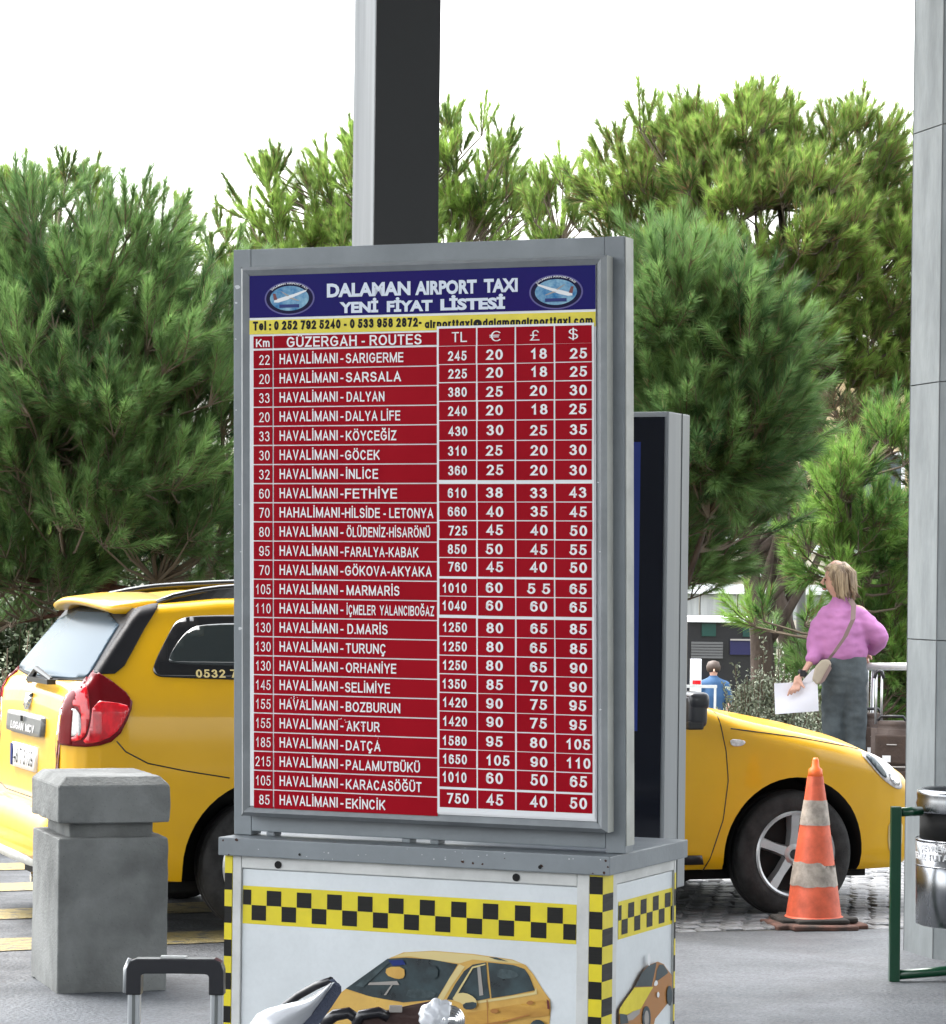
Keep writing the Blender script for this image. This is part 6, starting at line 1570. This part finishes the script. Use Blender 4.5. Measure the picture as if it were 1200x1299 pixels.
# ---------------------------------------------------------------- luggage in the foreground (bottom edge)
fh = at(222, 1217, 5.1)
sc_ = empty('suitcase', (fh.x, 5.12, 0), R(-3), 'suitcase with an extended black and aluminium handle at the bottom left', 'suitcase')
hw3 = .070; zt3 = fh.z
b = MB()
for s in (-1, 1):
    b.box(s * hw3 - .0105, s * hw3 + .0105, -.009, .009, .55, zt3 - .030)
ht = b.build('handle_tubes', M['handle_alu'], sc_, bevel=.003)
b = MB()
for s in (-1, 1): b.box(s * hw3 - .0025, s * hw3 + .0025, -.0102, -.0092, .55, zt3 - .05)
b.build('tube_groove', M['groove'], ht)
b = MB(); vs = []
prof = [(-hw3 - .013, -.062), (-hw3 - .0125, -.018), (-hw3 - .008, -.006), (-hw3 + .004, -.001), (0, .0), (hw3 - .004, .001), (hw3 + .008, -.005), (hw3 + .0125, -.018), (hw3 + .013, -.060)]
inn_ = [(-hw3 + .0125, -.062), (-hw3 + .0125, -.030), (-hw3 + .015, -.027), (-hw3 + .02, -.026), (0, -.025), (hw3 - .02, -.025), (hw3 - .015, -.026), (hw3 - .0125, -.030), (hw3 - .0125, -.060)]
n9 = 9
for y in (-.014, .014):
    vs += [(x, y, zt3 + z) for x, z in prof] + [(x, y, zt3 + z) for x, z in inn_]
fs = []
for k in range(8):
    fs += [(k, k + 1, 9 + k + 1, 9 + k), (18 + k, 18 + 9 + k, 18 + 9 + k + 1, 18 + k + 1), (k, 18 + k, 18 + k + 1, k + 1), (9 + k, 9 + k + 1, 27 + k + 1, 27 + k)]
fs += [(0, 9, 27, 18), (8, 26, 35, 17)]
b.add(vs, fs); gp = b.build('grip', M['handle_black'], sc_, bevel=.004, seg=3, smooth=False)
box_obj('release_button', M['alu_white'], gp, -.026, .018, -.006, .008, zt3 - .0005, zt3 + .0035, bevel=.001)
b = MB(); b.tube([(-hw3 - .0135, -.0, zt3 - .060), (-hw3 - .0135, 0, zt3 - .02), (-hw3 - .006, 0, zt3 - .004)], .0065, 8); b.build('corner_trim', M['handle_alu'], gp, smooth=True)
bm = bmesh.new(); bmesh.ops.create_cube(bm, size=1)
for v in bm.verts: v.co = Vector((v.co.x * .38, v.co.y * .24 - .10, .31 + v.co.z * .52))
bmesh.ops.bevel(bm, geom=bm.edges[:], offset=.04, segments=4, affect='EDGES'); me = bpy.data.meshes.new('shell'); bm.to_mesh(me); bm.free(); link('shell', me, M['brown_case'], sc_, smooth=True)
for sx in (-1, 1): box_obj('castor', M['arch'], sc_, sx * .14 - .02, sx * .14 + .02, -.2, -.15, 0, .05, bevel=.008)

# pushchair whose hood and white hub show at the bottom edge
PD = 5.6
po = at(430, 1299, PD)
pc = empty('pushchair', (po.x, PD, 0), 0, 'pushchair with a grey blue hood rim and clear rain cover at the bottom edge', 'pushchair')
def pp(px, py, y=0): q = at(px, py, PD + y); return (q.x - po.x, y, q.z)
# hood rim: a band arched over, seen from the side
b = MB()
rim = [(362, 1330), (378, 1312), (397, 1291), (412, 1270), (424, 1252), (427, 1247), (424, 1243), (418, 1244)]
vs = []
for i, (x, y) in enumerate(rim):
    w = 22 if i < 5 else (14 if i < 7 else 4)
    vs += [pp(x - w * .1, y - w * .15, -.02), pp(x + w * .42, y + w * .30, -.02), pp(x + w * .42, y + w * .30, .02), pp(x - w * .1, y - w * .15, .02)]
fs = []
for i in range(len(rim) - 1):
    for k in range(4): fs.append((i * 4 + k, i * 4 + (k + 1) % 4, (i + 1) * 4 + (k + 1) % 4, (i + 1) * 4 + k))
b.add(vs, fs); b.build('hood_rim', M['denim_rim'], pc, smooth=True, bevel=.002)
b = MB(); b.tube([pp(420, 1243, 0), pp(402, 1250, .06), pp(380, 1262, .10), pp(362, 1275, .12), pp(345, 1290, .12)], [.006, .008, .008, .007, .006], 8); b.build('hood_edge', M['handle_black'], pc, smooth=True)
b = MB(); nx, ny = 14, 8; vs = []
lower = [(312, 1330), (316, 1300), (326, 1286), (340, 1279), (360, 1274), (378, 1270), (392, 1265), (404, 1258), (414, 1250), (420, 1246)]
upper = [(364, 1326), (372, 1314), (380, 1304), (388, 1296), (396, 1288), (402, 1280), (408, 1270), (413, 1262), (418, 1254), (421, 1248)]
for j in range(10):
    for i in range(9):
        t = i / 8; x = lower[j][0] * (1 - t) + upper[j][0] * t; y = lower[j][1] * (1 - t) + upper[j][1] * t
        vs.append(pp(x, y, -.015 - .05 * math.sin(math.pi * t) + .012 * noise.noise(Vector((x * .12, y * .12, 0)))))
b.add(vs, [(j * 9 + i, j * 9 + i + 1, (j + 1) * 9 + i + 1, (j + 1) * 9 + i) for j in range(9) for i in range(8)])
b.build('rain_cover', M['foil'], pc, smooth=True)
b = MB(); b.tube([pp(385, 1330, .1), pp(340, 1420, .1), pp(330, 1560, .1)], .014, 8); b.tube([pp(420, 1330, .1), pp(470, 1440, .1), pp(500, 1600, .1)], .014, 8); b.build('frame', M['handle_alu'], pc, smooth=True)
for px in (330, 500):
    b = MB(); b.lathe([(.10, -.02), (.12, -.012), (.12, .012), (.10, .02)], 24, 'Y', (pp(px, 1600)[0], .1, .12)); b.build('wheel', M['tyre'], pc, smooth=True)
bb = empty('handbag', (at(500, 1290, 6.1).x, 6.1, 0), 0, 'dark brown leather bag with a buckle at the bottom edge before the cabinet', 'bag')
def hp(px, py, y=0): q = at(px, py, 6.1 + y); return (q.x - bb.location.x, y, q.z)
b = MB()
pol = [(444, 1330), (452, 1288), (470, 1284), (492, 1281), (515, 1276), (545, 1270), (560, 1270), (566, 1330)]
b.add([hp(x, y, -.05) for x, y in pol] + [hp(x, y, .08) for x, y in pol], [tuple(range(8))[::-1], tuple(range(8, 16))] + [(k, (k + 1) % 8, 8 + (k + 1) % 8, 8 + k) for k in range(8)])
b.build('bag_body', M['brown_leather'], bb, bevel=.006, seg=3)
b = MB(); p = hp(502, 1279, -.056); b.box(p[0] - .013, p[0] + .013, -.062, -.052, p[2] - .008, p[2] + .006); b.build('buckle', M['zip'], bb, bevel=.002)
b = MB(); b.tube([hp(410, 1299, -.02), hp(425, 1288, -.03), hp(442, 1285, -.03), hp(452, 1292, -.03), hp(456, 1310, -.02)], .012, 8); b.build('padded_strap', M['handle_black'], bb, smooth=True)
b = MB(); b.tube([hp(452, 1300, -.05), hp(458, 1288, -.055), hp(480, 1284, -.055), hp(492, 1290, -.05)], .011, 8); b.build('carry_handle', M['handle_black'], bb, smooth=True)
b = MB(); q = at(500, 1500, 6.1); b.box(-.12, .15, -.03, .07, 0, hp(500, 1329)[2] + .002); b.build('bag_lower', M['brown_leather'], bb, bevel=.02)
hub = empty('plastic_wrap', (at(562, 1285, 5.9).x, 5.9, 0), 0, 'white and chrome knob wrapped in plastic at the bottom edge, right of the brown bag', 'trolley fitting')
def up_(px, py, y=0): q = at(px, py, 5.9 + y); return (q.x - hub.location.x, y, q.z)
b = MB(); c0 = Vector(up_(556, 1290)); 
bm = bmesh.new(); bmesh.ops.create_icosphere(bm, subdivisions=4, radius=1)
for v in bm.verts:
    c = v.co.copy(); v.co = c0 + Vector((c.x * .036, c.y * .03, c.z * .034)) * (1 + .22 * noise.noise(c * 2.2) + .08 * noise.noise(c * 7))
me = bpy.data.meshes.new('wrap'); bm.to_mesh(me); bm.free(); link('wrap', me, M['foil'], hub, smooth=True)
b = MB()
for k in range(4): b.lathe([(.014 + .004 * k, -.004), (.018 + .004 * k, 0), (.014 + .004 * k, .004)], 24, 'Y', (c0.x + .022, c0.y - .022 + .006 * k, c0.z - .006)); 
b.build('chrome_rings', M['chrome'], hub, smooth=True)
b = MB(); b.tube([(c0.x, c0.y + .01, 0), (c0.x, c0.y + .01, c0.z)], .012, 10); b.build('stem', M['handle_alu'], hub, smooth=True)
